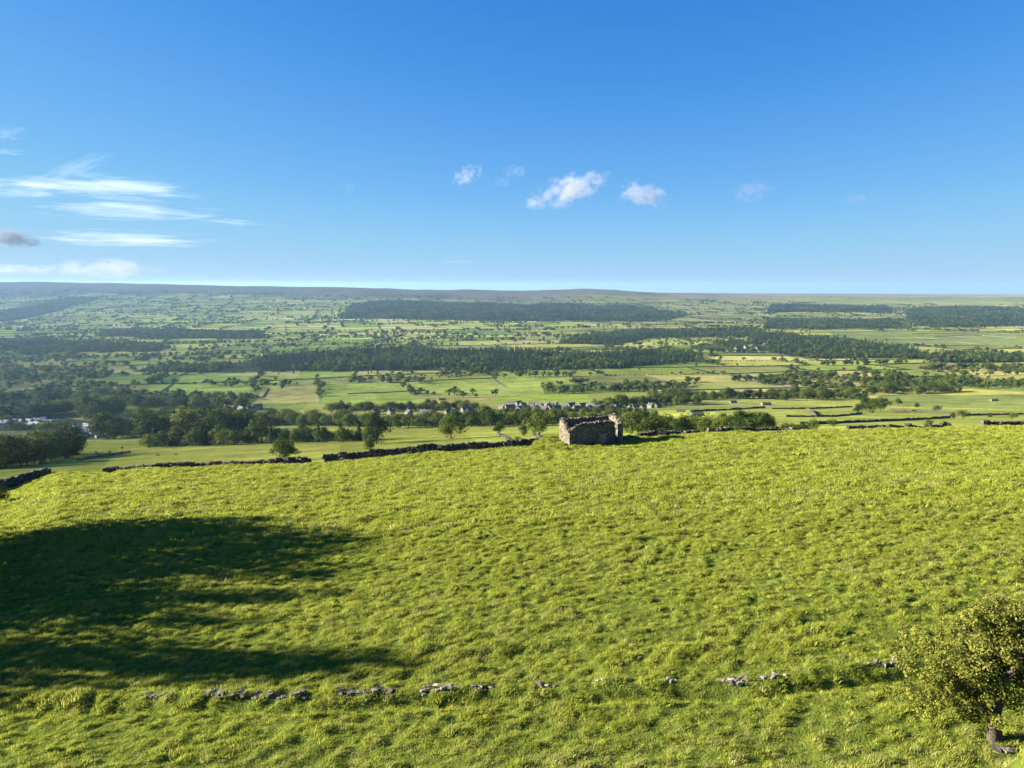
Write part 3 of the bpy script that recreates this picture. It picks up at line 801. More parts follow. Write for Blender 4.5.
hx = []; hy = []; hh = []; hk = []
walls = MB()
jmax = int(7000 / FDY)
cand = []
for j in range(-14, jmax + 20):
    ja = np.array([float(j)])
    w = float(130 + 170 * _hash(ja, ja * 0 + 3, 5)[0]); off = float(300 * _hash(ja, ja * 0 + 9, 6)[0])
    for i in range(-45, 60): cand.append((i * w - off, j * FDY, w))
cand = np.array(cand)
cX, cY = from_field(cand[:, 0], cand[:, 1])
cand = cand[(cY > 950) & (cY < 6000) & (np.abs(cX) < 0.85 * cY)]
if True:
    segs = []
    for a0, b0, w in cand:
        segs.append((np.linspace(a0, a0 + w, 26), np.full(26, b0), w, 0))
        segs.append((np.full(20, a0), np.linspace(b0, b0 + FDY, 20), FDY, 1))
    for (aa, bb, ln, key) in segs:
        X, Y = from_field(aa, bb)
        ym = Y.mean()
        leftness = np.clip((0.05 - X.mean() / ym) / 0.6, 0, 1)
        r = random.random()
        far = np.clip((ym - 1900) / 1800, 0, 1)
        p_tree = (0.42 + 0.25 * leftness) * (1 - 0.38 * far); p_hedge = 0.30 * (1 - 0.5 * far)
        if r < p_tree:
            n = int(ln / random.uniform(5, 13))
            t = np.sort(np.array([random.random() for _ in range(n)])) * (len(aa) - 1)
            kind = 0
        elif r < p_tree + p_hedge:
            n = int(ln / random.uniform(4.5, 9)); t = np.linspace(0, len(aa) - 1, max(n, 2)); kind = 1
            n2 = random.randint(0, 4)
        else:
            n = 0; kind = 2
        if kind < 2 and n:
            xs = np.interp(t, np.arange(len(aa)), X) + rng.normal(0, 2.0 if kind == 0 else 0.8, len(t)); ys = np.interp(t, np.arange(len(aa)), Y) + rng.normal(0, 2.0 if kind == 0 else 0.8, len(t))
            hx.append(xs); hy.append(ys)
            if kind == 0:
                hh.append(rng.uniform(6, 14, len(t))); hk.append(rng.integers(0, 4, len(t)))
            else:
                hgt = rng.uniform(2.2, 3.6, len(t)); tall = rng.uniform(0, 1, len(t)) < 0.12
                hh.append(np.where(tall, rng.uniform(6, 10, len(t)), hgt)); hk.append(np.where(tall, rng.integers(0, 4, len(t)), rng.integers(7, 10, len(t))))
        if kind == 2 or random.random() < 0.3:
            Z = height(X, Y)
            d = np.stack([np.gradient(X), np.gradient(Y)], 1); d /= np.linalg.norm(d, axis=1)[:, None]
            nn = np.stack([-d[:, 1], d[:, 0]], 1) * 0.4
            hw = 1.35
            V = np.concatenate([np.stack([X - nn[:, 0], Y - nn[:, 1], Z - 0.5], 1), np.stack([X - nn[:, 0] * 0.6, Y - nn[:, 1] * 0.6, Z + hw], 1),
                                np.stack([X + nn[:, 0] * 0.6, Y + nn[:, 1] * 0.6, Z + hw], 1), np.stack([X + nn[:, 0], Y + nn[:, 1], Z - 0.5], 1)])
            k = len(X); q = []
            for s in range(3):
                for m in range(k - 1): q.append([s * k + m, s * k + m + 1, (s + 1) * k + m + 1, (s + 1) * k + m])
            walls.add(V, q)
# loose trees dotted over the pastures, thicker on the left
n = 14000
y = np.exp(rng.uniform(math.log(1000), math.log(5200), n)); x = rng.uniform(-0.82, 0.82, n) * y
keep = fbm(x / 330, y / 170, 501, 3) + 0.34 * np.clip(-x / y, -0.25, 0.6) > 0.16 + 0.16 * np.clip((y - 1700) / 1300, 0, 1) + 0.12 * np.clip((y - 3200) / 1500, 0, 1)
hx.append(x[keep]); hy.append(y[keep]); hh.append(rng.uniform(5, 13, keep.sum())); hk.append(rng.integers(0, 4, keep.sum()))
hx = np.concatenate(hx); hy = np.concatenate(hy); hh = np.concatenate(hh); hk = np.concatenate(hk)
keep = (hy > 960) & (hy < 6000)
for _, poly, *_r in WOOD_POLY: keep &= ~inside(poly, hx, hy)
for p, c in KEYP: keep &= ~inside(p, hx, hy)
hx, hy, hh, hk = hx[keep], hy[keep], hh[keep], hk[keep]
w = np.where(hk >= 7, rng.uniform(1.3, 2.0, len(hx)), rng.uniform(1.1, 1.7, len(hx)))
o = scatter('hedgerows', c_far, np.stack([hx, hy, height(hx, hy) - 0.3], 1), np.stack([hx * 0, hx * 0, rng.uniform(0, 6.28, len(hx))], 1),
            np.stack([hh / 10 * w, hh / 10 * w, hh / 10], 1), hk)
tag(o, 'far hedgerows and hedgerow trees dividing the valley fields', 'hedgerows')
o = link('distant_walls', walls.mesh('distant_walls', M_wall)); tag(o, 'far drystone walls dividing the valley fields', 'walls', kind='stuff')

# ------------------------------------------------------------------ drystone walls
def drystone(name, pts, h0, label, mat=M_wall, rough=0.25, gap=0.0, group='drystone walls', course=0.21, cat='wall'):
    """pts: (X, Y) along the wall; built of separate stones, one mesh"""
    pts = np.array(pts, float)
    seg = np.hypot(*np.diff(pts, axis=0).T); cum = np.concatenate([[0], np.cumsum(seg)]); L = cum[-1]
    b = MB(); sd = random.randint(0, 999)
    org = np.array([*pts[0], float(height(*pts[0]))])
    sg = np.linspace(0, L, 80); zg = height(np.interp(sg, cum, pts[:, 0]), np.interp(sg, cum, pts[:, 1])); tg = fbm(sg / 3.0, sg * 0 + sd * 1.7, 3, 3)
    nc = int(h0 * 1.3 / course + 0.5)
    for k in range(nc):
        s = random.uniform(0, 0.2)
        while s < L:
            ln = random.uniform(0.28, 0.60)
            top = h0 * (1 + rough * float(np.interp(s, sg, tg)) * 2.2)
            if (k + 0.6) * course < top:
                X = np.interp(s + ln / 2, cum, pts[:, 0]); Y = np.interp(s + ln / 2, cum, pts[:, 1])
                i = min(np.searchsorted(cum, s + ln / 2), len(pts) - 1); d = pts[i] - pts[i - 1]
                z = float(np.interp(s + ln / 2, sg, zg)) - org[2]
                wd = 0.75 - 0.3 * k / max(nc, 1)
                last = (k + 1.6) * course >= top
                b.stone([X - org[0] + random.uniform(-.05, .05), Y - org[1] + random.uniform(-.05, .05), z + (k + 0.35) * course + (0.08 if last else 0)],
                        [ln, wd * random.uniform(0.85, 1.1), course * (random.uniform(1.1, 1.9) if last else random.uniform(0.95, 1.15))], math.atan2(d[1], d[0]) + random.uniform(-.12, .12))
            s += ln * 0.96
    o = link(name, b.mesh(name, mat)); o.location = org
    return tag(o, label, cat, group)

def along(cols, Y0, Y1, n=12):
    out = []
    for k in range(n):
        f = k / (n - 1); c = cols[0] + (cols[1] - cols[0]) * f; Y = Y0 + (Y1 - Y0) * f + 0.25 * math.sin(k * 1.9)
        u = (c - 512) / F * (CP + 0.22 * SP); out.append((u * Y, Y))
    return out
drystone('drystone_wall', along((-30, 46), 92, 106), 1.35, 'stretch of grey drystone wall at the left edge of the pasture')
drystone('drystone_wall', along((100, 262), 106.5, 107), 0.95, 'low half collapsed wall along the crest left of the spreading tree', rough=0.25)
drystone('drystone_wall', along((262, 309), 107, 107), 1.0, 'short dark wall stump in front of the low spreading tree', rough=0.3)
drystone('drystone_wall', along((322, 552), 107, 107.5, 24), 1.5, 'longest dark drystone wall along the crest left of the barn', rough=0.12)
drystone('drystone_wall', along((627, 697), 107.5, 107.5), 0.95, 'wall from the barn into its shadow on the crest', rough=0.3)
drystone('drystone_wall', along((706, 772), 107.5, 107.5), 0.95, 'dark wall on the crest under the ragged tree row', rough=0.15)
drystone('drystone_wall', along((774, 826), 107.5, 107.5), 0.7, 'low broken wall on the crest by the dark rounded bush', rough=0.35)
drystone('drystone_wall', along((846, 948), 107.5, 107.5, 16), 0.9, 'uneven wall on the crest below the lone tree clump', rough=0.35)
drystone('drystone_wall', along((980, 1075), 107.5, 107.5), 1.1, 'last stretch of dark wall on the crest at the right edge', rough=0.12)

def px_wall(pixels, h, label, mat=M_wall, **k):
    pts = [ground_at(c, r)[:2] for c, r in pixels]
    return drystone('drystone_wall', pts, h, label, mat, rough=0.25, course=0.26, **k)
M_pale = stone_mat('pale_stone', (0.05, 0.045, 0.038), (0.11, 0.10, 0.082), (0.18, 0.168, 0.135))
px_wall([(497, 434), (504, 438), (511, 443)], 0.9, 'pale wall running downhill beside the small dark round tree', M_pale)
px_wall([(533, 434), (537, 437), (543, 441)], 0.9, 'pale wall running downhill under the big dark tree by the barn', M_pale)
px_wall([(772, 409), (810, 409), (852, 407)], 1.1, 'straight wall across the straw field left of the lone clump')
px_wall([(786, 417), (830, 417), (862, 414)], 1.1, 'second straight wall below the first, left of the lone clump')
px_wall([(800, 425), (870, 422), (950, 418)], 1.2, 'long wall crossing the fields just behind the crest bushes')
px_wall([(890, 410), (935, 412), (970, 414)], 1.1, 'wall from the lone clump toward the touching bushes')
px_wall([(962, 416), (1000, 415), (1045, 414)], 1.1, 'wall from the touching bushes to the right edge')
px_wall([(690, 412), (730, 410), (765, 408)], 1.4, 'wall beside the farm buildings right of the village')
px_wall([(806, 410), (812, 412), (816, 417)], 1.6, 'short pale wall joining the two straight walls', M_pale)

# tumbled wall across the near pasture: each visible heap of stones
def heap(c0, c1, row, n, size, label, mat=M_rub):
    b = MB(); org = None
    for k in range(n):
        c = random.uniform(c0, c1)
        t = float(slope_of(row)); u = (c - 512) / F * (CP + t * SP)
        Y = 22.0
        for _ in range(12): Y = float(wall_line(u * Y))
        Y += random.gauss(-0.05, 0.11); X = u * Y
        z = float(height(X, Y) + micro(X, Y))
        if org is None: org = np.array([X, Y, z])
        sz = size * random.uniform(0.28, 0.72)
        b.stone(np.array([X, Y, z + sz * random.uniform(-0.05, 0.32)]) - org, [sz * random.uniform(0.9, 1.7), sz, sz * random.uniform(0.55, 0.9)], random.uniform(0, 3.14), 0.26)
    o = link('tumbled_wall', b.mesh('tumbled_wall', mat)); o.location = org
    tag(o, label, 'stones', 'heaps of the tumbled wall')
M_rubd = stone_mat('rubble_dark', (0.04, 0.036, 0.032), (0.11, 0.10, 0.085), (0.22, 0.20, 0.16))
heap(142, 172, 700, 12, 0.20, 'leftmost small heap of the tumbled wall, half buried in shaded grass')
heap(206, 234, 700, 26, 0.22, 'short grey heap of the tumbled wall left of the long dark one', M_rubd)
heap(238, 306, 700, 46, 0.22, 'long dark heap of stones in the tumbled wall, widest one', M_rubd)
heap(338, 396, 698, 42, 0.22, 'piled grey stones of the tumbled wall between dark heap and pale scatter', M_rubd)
heap(422, 462, 693, 20, 0.18, 'pale thin scatter of wall stones right of the piled grey ones')
heap(472, 494, 692, 10, 0.17, 'tiny pale stone cluster near the middle of the tumbled wall')
heap(536, 560, 690, 11, 0.19, 'few stones in grass at the middle of the tumbled wall')
heap(590, 604, 689, 5, 0.17, 'pair of small stones just right of the middle of the tumbled wall')
heap(664, 676, 686, 6, 0.20, 'small stone knot left of the bright heap of the tumbled wall')
heap(719, 748, 684, 20, 0.20, 'bright piled heap of the tumbled wall right of centre')
heap(757, 786, 682, 14, 0.18, 'pale sparse stones right of the bright heap')
heap(862, 902, 668, 16, 0.18, 'pale stones of the tumbled wall next to the hawthorn')

# ------------------------------------------------------------------ ruined field barn
barn = thing('ruined_barn', 'small roofless stone barn ruin with broken walls standing on the crest of the pasture', 'barn', (BARN_X, BARN_Y, BARN_Z), R(14.5))
def ruin_wall(name, axis, s0, s1, t0, t1, top, seed, mat=M_barn, base=-0.5):
    """wall along an axis from s0 to s1, between t0 and t1 across; top(s) gives the broken height"""
    n = max(int((s1 - s0) / 0.18), 3); m = 12
    g = np.random.default_rng(seed); V = []
    S = np.linspace(s0, s1, n + 1)
    tp = np.array([top(s) for s in S]) + 0.13 * (g.random(n + 1) - 0.5)
    for side, t in ((0, t0), (1, t1)):
        for i in range(n + 1):
            for k in range(m + 1):
                z = base + (tp[i] - base) * k / m
                off = g.normal(0, 0.028)
                p = (S[i], t + off, z) if axis == 0 else (t + off, S[i], z)
                V.append(p)
    A = lambda i, k: i * (m + 1) + k
    B = lambda i, k: (n + 1) * (m + 1) + i * (m + 1) + k
    q = []
    for i in range(n):
        for k in range(m):
            q.append([A(i, k), A(i + 1, k), A(i + 1, k + 1), A(i, k + 1)]); q.append([B(i + 1, k), B(i, k), B(i, k + 1), B(i + 1, k + 1)])
        q.append([A(i, m), A(i + 1, m), B(i + 1, m), B(i, m)])
    for k in range(m):
        q.append([B(0, k), A(0, k), A(0, k + 1), B(0, k + 1)]); q.append([A(n, k), B(n, k), B(n, k + 1), A(n, k + 1)])
    b = MB(); b.add(V, q)
    tm = (t0 + t1) / 2
    for i in range(0, n + 1, 1):
        p = [S[i], tm + g.uniform(-.15, .15), tp[i] + 0.06] if axis == 0 else [tm + g.uniform(-.15, .15), S[i], tp[i] + 0.06]
        b.stone(p, [g.uniform(.2, .42), g.uniform(.25, .5), g.uniform(.12, .26)], g.uniform(0, 3))
    return link(name, b.mesh(name, mat), barn)
BLn, BDp, TH = 7.7, 4.4, 0.55
ruin_wall('front_wall', 0, 0.0, 6.7, 0, TH, lambda s: np.interp(s, [0, 0.4, 1.2, 2, 4, 6.1, 6.5, 6.7], [1.95, 2.2, 2.75, 2.95, 3.05, 3.1, 2.8, 2.0]), 1)
ruin_wall('back_wall', 0, 0.0, BLn, BDp - TH, BDp, lambda s: 3.0 + 0.05 * math.sin(s * 2), 2)
ruin_wall('left_gable', 1, TH - 0.02, BDp - TH + 0.02, -0.004, TH, lambda s: np.interp(s, [0.5, 1.2, 2.4, 3.9], [2.0, 2.1, 2.7, 3.15]), 3)
ruin_wall('right_gable', 1, -0.25, BDp - TH + 0.02, BLn - TH, BLn + 0.004, lambda s: np.interp(s, [-0.25, 0.3, 1.2, 2.4, 3.9], [2.5, 2.95, 3.35, 3.6, 3.2]), 4)
ruin_wall('blocked_doorway', 0, 4.3, 5.2, -0.035, 0.2, lambda s: 1.35, 5, M_barnpatch)['label'] = 'doorway blocked with paler stone'
b = MB()
for k in range(60):
    x = random.uniform(0.8, BLn + 1.6); y = random.uniform(-0.9, 0.3) if k % 2 else random.uniform(0.7, 3.6)
    if y > 0: x = min(x, BLn - 0.8)
    s = random.uniform(0.16, 0.42); b.stone([x, y, 0.1], [s * 1.3, s, s * 0.8], random.uniform(0, 3))
o = link('rubble', b.mesh('rubble', M_wall)); o.location = barn.location; o.rotation_euler = barn.rotation_euler
tag(o, 'stones fallen from the broken walls of the barn', 'rubble', kind='stuff')

# ------------------------------------------------------------------ houses, farms, caravans
def house_meshes(L, W, H, rise, wallm, chim=True):
    w = MB()
    w.add([[-L/2, -W/2, -1], [L/2, -W/2, -1], [L/2, W/2, -1], [-L/2, W/2, -1], [-L/2, -W/2, H], [L/2, -W/2, H], [L/2, W/2, H], [-L/2, W/2, H], [-L/2, 0, H + rise - .05], [L/2, 0, H + rise - .05]],
          [[0, 1, 5, 4], [1, 2, 6, 5], [2, 3, 7, 6], [3, 0, 4, 7]], [[4, 7, 8], [6, 5, 9]])
    r = MB(); e = 0.35
    for s in (-1, 1):
        y0 = s * (W / 2 + e); z0 = H - e * rise / (W / 2)
        a = [[-L/2 - e, y0, z0], [L/2 + e, y0, z0], [L/2 + e, 0, H + rise], [-L/2 - e, 0, H + rise]]
        bq = [[p[0], p[1], p[2] + 0.18] for p in a]
        r.hexa(a + bq)
    out = [('wall', w.mesh('wall', wallm)), ('roof', r.mesh('roof', M_slate))]
    if chim:
        for s in (-1, 1):
            c = MB(); c.box(s * (L / 2 - 0.5) - 0.45, s * (L / 2 - 0.5) + 0.45, -0.4, 0.4, H + rise - 0.6, H + rise + 1.1)
            out.append(('chimney', c.mesh('chimney', wallm)))
    return out
HM = [house_meshes(11, 7, 5.0, 2.6, M_house), house_meshes(9, 7, 5.2, 2.6, M_render), house_meshes(14, 7, 4.8, 2.5, M_house), house_meshes(9, 8, 5.0, 3.0, M_render)]
FM = [house_meshes(20, 10, 4.2, 2.2, M_render, False), house_meshes(16, 8, 3.6, 2.0, M_house, False)]
def house(p, meshes, rz, label, group, kind='house', cat='house', s=1.0):
    t = thing(kind, label, cat, p, rz, group); t.scale = (s, s, s)
    for nm, me in meshes:
        o = link(nm if nm != 'windows' else 'window', me, t)
    return t
def houses(cols, rows, n, where, group, s=1.0, kinds=(0, 1, 2, 3)):
    lst = sorted((cols[0] + (cols[1] - cols[0]) * (k + 0.5) / n + random.uniform(-.45, .45) * (cols[1] - cols[0]) / n, random.uniform(*rows)) for k in range(n))
    for k, (c, r) in enumerate(lst):
        p = ground_at(c, r); NEARTREES.append(p[:2])
        m = random.choice(kinds)
        house(p, HM[m], R(random.uniform(20, 65)) + (math.pi / 2 if random.random() < 0.4 else 0),
              '%s from the left %s, %s slate roofed house' % (ORD[k], where, 'pale' if m in (1, 3) else 'grey stone'), group, s=s)
houses((502, 622), (409.5, 412.0), 16, 'in the front row of the village', 'front row of village houses', 0.72, (0, 0, 2, 2, 1))
houses((506, 616), (405.5, 408), 14, 'in the back row of the village', 'back row of village houses', 0.72, (0, 0, 2, 2, 1))
houses((368, 482), (412, 416), 8, 'among the cottages left of the village', 'cottages left of the village', 0.75)
houses((625, 662), (407, 411), 5, 'of the hamlet right of the village', 'hamlet houses right of the village', 0.62)
houses((222, 262), (410, 413), 5, 'behind the big crowns', 'houses behind the big crowns', 1.0)
houses((735, 775), (347, 351), 6, 'beside the far conifer wood', 'far houses beside the conifer wood', 1.3)
for (c, r, m, rz, lab) in ((697, 416, 0, 10, 'white farm shed in the fields right of the barn'), (681, 412, 1, -20, 'low stone farm building left of the white shed'),
                           (733, 403, 1, 15, 'dark stone field barn right of the hedge trees'), (766, 405, 0, 5, 'pale long farm shed by the right-hand hedge'),
                           (641, 417, 1, 30, 'small pale farm building behind the ruined barn'), (442, 400, 0, 10, 'pale farm sheds above the scattered cottages'),
                           (994, 401, 1, 0, 'tiny pale barn in the open field near the right edge'), (884, 401, 1, 20, 'pale field barn above the lone tree clump'),
                           (648, 391, 1, 0, 'tiny pale barn in the fields above the hamlet')):
    house(ground_at(c, r), FM[m], R(rz), lab, 'farm buildings', 'farm_building', 'farm building', 0.45)
# static caravans at the left
def caravan_meshes():
    b = MB(); b.box(-5, 5, -1.6, 1.6, -0.6, 2.3)
    r = MB(); r.hexa([[-5.15, -1.75, 2.3], [5.15, -1.75, 2.3], [5.15, 1.75, 2.3], [-5.15, 1.75, 2.3], [-5.15, -0.4, 2.95], [5.15, -0.4, 2.95], [5.15, 0.4, 2.95], [-5.15, 0.4, 2.95]])
    g = MB()
    g.box(-4.2, 4.2, -1.66, -1.57, 0.9, 1.8)
    return [('body', b.mesh('body', M_van)), ('roof', r.mesh('roof', M_van)), ('window', g.mesh('window', M_glass))]
CV = caravan_meshes()
def vans(cols, rows, n, where, group):
    lst = sorted((random.uniform(*cols), random.uniform(*rows)) for k in range(n))
    for k, (c, r) in enumerate(lst):
        house(ground_at(c, r), CV, R(random.choice((-30, 55, 60, -35, 10))), '%s from the left white caravan %s' % (ORD[k], where), group, 'static_caravan', 'caravan', 1.0)
vans((0, 24), (420, 425), 7, 'at the left edge', 'caravans at the left edge')
vans((28, 58), (419, 427), 16, 'in the middle block', 'caravans in the middle block')
vans((72, 110), (426, 438), 24, 'in the right block by the tall trees', 'caravans in the right block')

# ------------------------------------------------------------------ scrub by the pasture's edge
def scrub(X, Y, h, w, label, k=0):
    plant('bush', BUSH[k], (X, Y, float(height(X, Y)) - 0.25), h, w, label, 'bush')
p = at(-4, 82); scrub(p[0], p[1], 2.4, 0.8, 'dark bush cut by the left edge of the pasture')
p = at(66, 105); scrub(p[0], p[1], 0.9, 1.5, 'low bramble patch right of the wall at the left edge', 1)
p = at(82, 105.5); scrub(p[0], p[1], 0.9, 1.4, 'low bramble patch left of the half collapsed wall')
p = at(268, 108); scrub(p[0], p[1], 1.6, 0.8, 'dark scrubby bush on the short wall stump')
p = at(632, 103); scrub(p[0], p[1], 0.9, 1.2, 'nettle bush in the shade right of the barn', 1)

for c, r, h, w, lab in ((122, 449, 1.6, 1.0, 'small round bush at the left end of the shelterbelt field'), (158, 456, 0.9, 1.6, 'low brown scrub patch in the meadow below the shelterbelt'),
                        (176, 455, 0.7, 1.5, 'second smaller scrub patch in the meadow below the shelterbelt'), (96, 455, 1.8, 0.9, 'dark bush on the field boundary right of the shaded wood'),
                        (110, 453, 1.2, 1.1, 'small bush beside the dark one on the field boundary')):
    q = ground_at(c, r); scrub(q[0], q[1], h * 1.4, w, lab, k=0 if c < 130 else 1)
px_wall([(78, 461), (100, 457), (130, 452.5)], 0.9, 'low field boundary wall running from the shaded wood to the shelterbelt')

# ------------------------------------------------------------------ hawthorn in the right foreground
HX, HY = 12.45, 17.6
HZ = float(height(HX, HY))
haw = thing('hawthorn_tree', 'gnarled hawthorn with yellow green leaves in the bottom right corner', 'tree', (HX, HY, HZ))
tk = MB(); tips = []; g = np.random.default_rng(5)
def limb(p, d, ln, r, depth):
    k = 5; pts = [np.array(p, float)]; d = np.array(d, float)
    for i in range(k):
        d = d + g.normal(0, 0.17, 3) + [0, 0, 0.05]; d /= np.linalg.norm(d); pts.append(pts[-1] + d * ln / k)
    rad = np.linspace(r, r * 0.6, k + 1); tk.tube(pts, rad, 8 if depth == 0 else 5)
    if depth >= 2: tips.extend(pts[2:])
    if depth < 4:
        for i in range(3 if depth else 5):
            a = g.normal(0, 0.62, 3); a[2] = a[2] * 0.5 + (0.15 if depth else 0.3)
            nd = d + a * 1.25; nd[2] = max(nd[2], -0.15); nd /= np.linalg.norm(nd)
            limb(pts[-1] if i < 2 else pts[random.choice((2, 3, 4))], nd, ln * g.uniform(0.6, 0.85), r * 0.55, depth + 1)
tk.tube([[0.02, 0, -0.5], [0, 0, 0.0], [-0.02, 0, 0.35], [-0.10, 0.02, 0.75]], [0.20, 0.165, 0.14, 0.13], 10)
tk.tube([[0.16, -0.03, -0.4], [0.10, -0.02, 0.1], [0.03, 0.03, 0.7], [0.10, 0.05, 1.05]], [0.16, 0.12, 0.10, 0.09], 8)
limb([-0.10, 0.02, 0.72], [-0.65, 0.05, 0.7], 0.92, 0.115, 0)
limb([0.10, 0.05, 1.0], [0.5, 0.1, 0.8], 0.95, 0.10, 0)
limb([0.0, 0.03, 0.9], [0.0, -0.2, 0.9], 0.85, 0.10, 0)
link('trunk', tk.mesh('trunk', M_bark, True), haw)
tips = np.array(tips)
CC = np.array([0.0, 0, 2.25]); ext = np.array([2.35, 1.9, 1.5])
e = np.linalg.norm((tips - CC) / ext, axis=1); tips = tips[(e < 1.10) & (tips[:, 2] > 1.0)]
extra = g.normal(0, 1, (520, 3)); extra /= np.linalg.norm(extra, axis=1)[:, None]
extra = CC + extra * ext * g.uniform(0.6, 1.0, (520, 1)); extra = extra[(extra[:, 2] > 1.0) & (fbm(extra[:, 0] * 0.9, extra[:, 2] * 1.1 + extra[:, 1], 77, 2) > 0.16)]
low = np.array([-1.2, -0.2, 1.5]) + g.normal(0, 0.45, (75, 3)) * [1.5, 1.0, 0.75]; low = low[low[:, 2] > 0.8]
low2 = np.array([1.2, -0.1, 1.75]) + g.normal(0, 0.45, (40, 3)) * [1.2, 1.0, 0.5]
extra = np.concatenate([extra, low, low2])
cl = np.concatenate([tips[g.permutation(len(tips))[:230]], extra])
nl = 90
d = g.normal(0, 1, (len(cl), nl, 3)); d /= np.linalg.norm(d, axis=2)[..., None]
rad = g.uniform(0.12, 0.27, (len(cl), 1, 1))
P = cl[:, None] + d * rad * g.uniform(0.4, 1.05, (len(cl), nl, 1))
V, q = leaf_quads(P.reshape(-1, 3), 0.070, d.reshape(-1, 3) * 0.8 + [0, 0, 0.2], g, 0.5)
link('crown', mesh_np('crown', V, q, None, M_haw), haw)
b = MB()
for k in range(2): b.stone([0.05 - 0.32 * k, -0.5, 0.02], [0.30, 0.22, 0.14], k)
o = link('boulder', b.mesh('boulder', M_rub)); o.location = (HX - 0.05, HY - 0.1, float(height(HX - 0.05, HY - 0.6)) + 0.06)
tag(o, 'pale flat stones at the foot of the hawthorn trunk', 'stones')

# ------------------------------------------------------------------ clouds (volumes with depth, far away above the haze)
def cloud_mat(name, dens, scale, thr, col=(0.97, 0.97, 0.98), aniso=0.3, stretch=(1, 1, 1)):
    m, nt, out = new_mat(name); L = nt.links
    tc = N(nt, 'ShaderNodeTexCoord')
    ln = N(nt, 'ShaderNodeVectorMath', operation='LENGTH'); L.new(tc.outputs['Object'], ln.inputs[0])
    mp = N(nt, 'ShaderNodeMapping'); mp.inputs['Scale'].default_value = stretch; L.new(tc.outputs['Object'], mp.inputs['Vector'])
    oi = N(nt, 'ShaderNodeObjectInfo')
    sc = N(nt, 'ShaderNodeVectorMath', operation='SCALE'); L.new(oi.outputs['Location'], sc.inputs[0]); sc.inputs['Scale'].default_value = 0.001
    ad = N(nt, 'ShaderNodeVectorMath', operation='ADD'); L.new(mp.outputs[0], ad.inputs[0]); L.new(sc.outputs[0], ad.inputs[1])
    no = N(nt, 'ShaderNodeTexNoise'); no.inputs['Scale'].default_value = scale; no.inputs['Detail'].default_value = 5; no.inputs['Roughness'].default_value = 0.6
    L.new(ad.outputs[0], no.inputs['Vector'])
    a = N(nt, 'ShaderNodeMath', operation='SUBTRACT'); a.inputs[0].default_value = 1.0; L.new(ln.outputs['Value'], a.inputs[1])
    b = N(nt, 'ShaderNodeMath', operation='MULTIPLY_ADD'); b.inputs[1].default_value = 4.0; L.new(no.outputs['Fac'], b.inputs[0]); b.inputs[2].default_value = -thr
    c = N(nt, 'ShaderNodeMath', operation='ADD'); L.new(a.outputs[0], c.inputs[0]); L.new(b.outputs[0], c.inputs[1])
    mr = N(nt, 'ShaderNodeMapRange'); mr.inputs['From Min'].default_value = 0.0; mr.inputs['From Max'].default_value = 0.6; mr.inputs['To Max'].default_value = dens
    L.new(c.outputs[0], mr.inputs[0])
    # fade to nothing at the rim
    rim = N(nt, 'ShaderNodeMapRange'); rim.inputs['From Min'].default_value = 1.0; rim.inputs['From Max'].default_value = 0.75; L.new(ln.outputs['Value'], rim.inputs[0])
    mu = N(nt, 'ShaderNodeMath', operation='MULTIPLY'); L.new(mr.outputs[0], mu.inputs[0]); L.new(rim.outputs[0], mu.inputs[1])
    pv = N(nt, 'ShaderNodeVolumePrincipled'); pv.inputs['Color'].default_value = (*col, 1); pv.inputs['Anisotropy'].default_value = aniso
    L.new(mu.outputs[0], pv.inputs['Density']); L.new(pv.outputs[0], out.inputs['Volume'])
    return m
def ico():
    import bmesh
    bm = bmesh.new(); bmesh.ops.create_icosphere(bm, subdivisions=3, radius=1.0); me = D.meshes.new('cloud'); bm.to_mesh(me); bm.free(); return me
M_cum = cloud_mat('cumulus', 0.0030, 1.6, 2.35, (0.58, 0.60, 0.66), aniso=0.0, stretch=(2.2, 1.6, 1.0))
M_grey = cloud_mat('grey_cumulus', 0.0055, 1.5, 2.25, (0.22, 0.27, 0.36), 0.2, (2.4, 1.6, 1.0))
M_wisp = cloud_mat('wispy_cloud', 0.0008, 1.6, 2.35, (0.6, 0.62, 0.7), stretch=(1.8, 1.4, 1.0))
M_cir = cloud_mat('cirrus', 0.00026, 1.9, 2.33, (0.9, 0.92, 0.96), 0.2, (1.1, 1.0, 1.5))
M_bank = cloud_mat('cloud_bank', 0.0009, 1.5, 2.25, (0.55, 0.58, 0.64), 0.0, (2.2, 1.6, 1.0))
def cloud(c, r, wpx, hpx, mat, label, dist=10000.0, tilt=0.0, depth=0.7):
    t = float(slope_of(r)); u = (c - 512) / F * (CP + t * SP)
    s = dist * (CP + t * SP) / F
    me = ico(); me.materials.append(mat)
    o = link('cloud', me); o.location = (u * dist, dist, -t * dist)
    o.scale = (wpx * s / 2, wpx * s / 2 * depth, hpx * s / 2); o.rotation_euler = (0, R(tilt), 0)
    tag(o, label, 'cloud', 'clouds')
cloud(567, 190, 100, 36, M_cum, 'largest white puffy cloud right of the middle of the sky', tilt=-16)
cloud(643, 195, 68, 30, M_cum, 'white puffy cloud next right of the largest one', tilt=14)
cloud(467, 175, 40, 22, M_cum, 'small white cloud, leftmost of the puffy ones', tilt=-25)
cloud(515, 171, 34, 16, M_bank, 'small thin cloud, upper of the close pair left of the largest', tilt=0)
cloud(502, 182, 22, 17, M_bank, 'tiny thin cloud, lower of the close pair left of the largest', tilt=0)
cloud(752, 191, 56, 26, M_wisp, 'faint grey wisp of cloud right of the puffy ones', tilt=-12)
cloud(12, 238, 74, 22, M_grey, 'dark grey cloud at the left edge of the sky', tilt=6)
cloud(104, 269, 128, 24, M_bank, 'low white and grey cloud bank just above the left skyline', 14000, 0)
cloud(18, 270, 100, 14, M_bank, 'flat pale cloud low over the left skyline', 15000, 0)
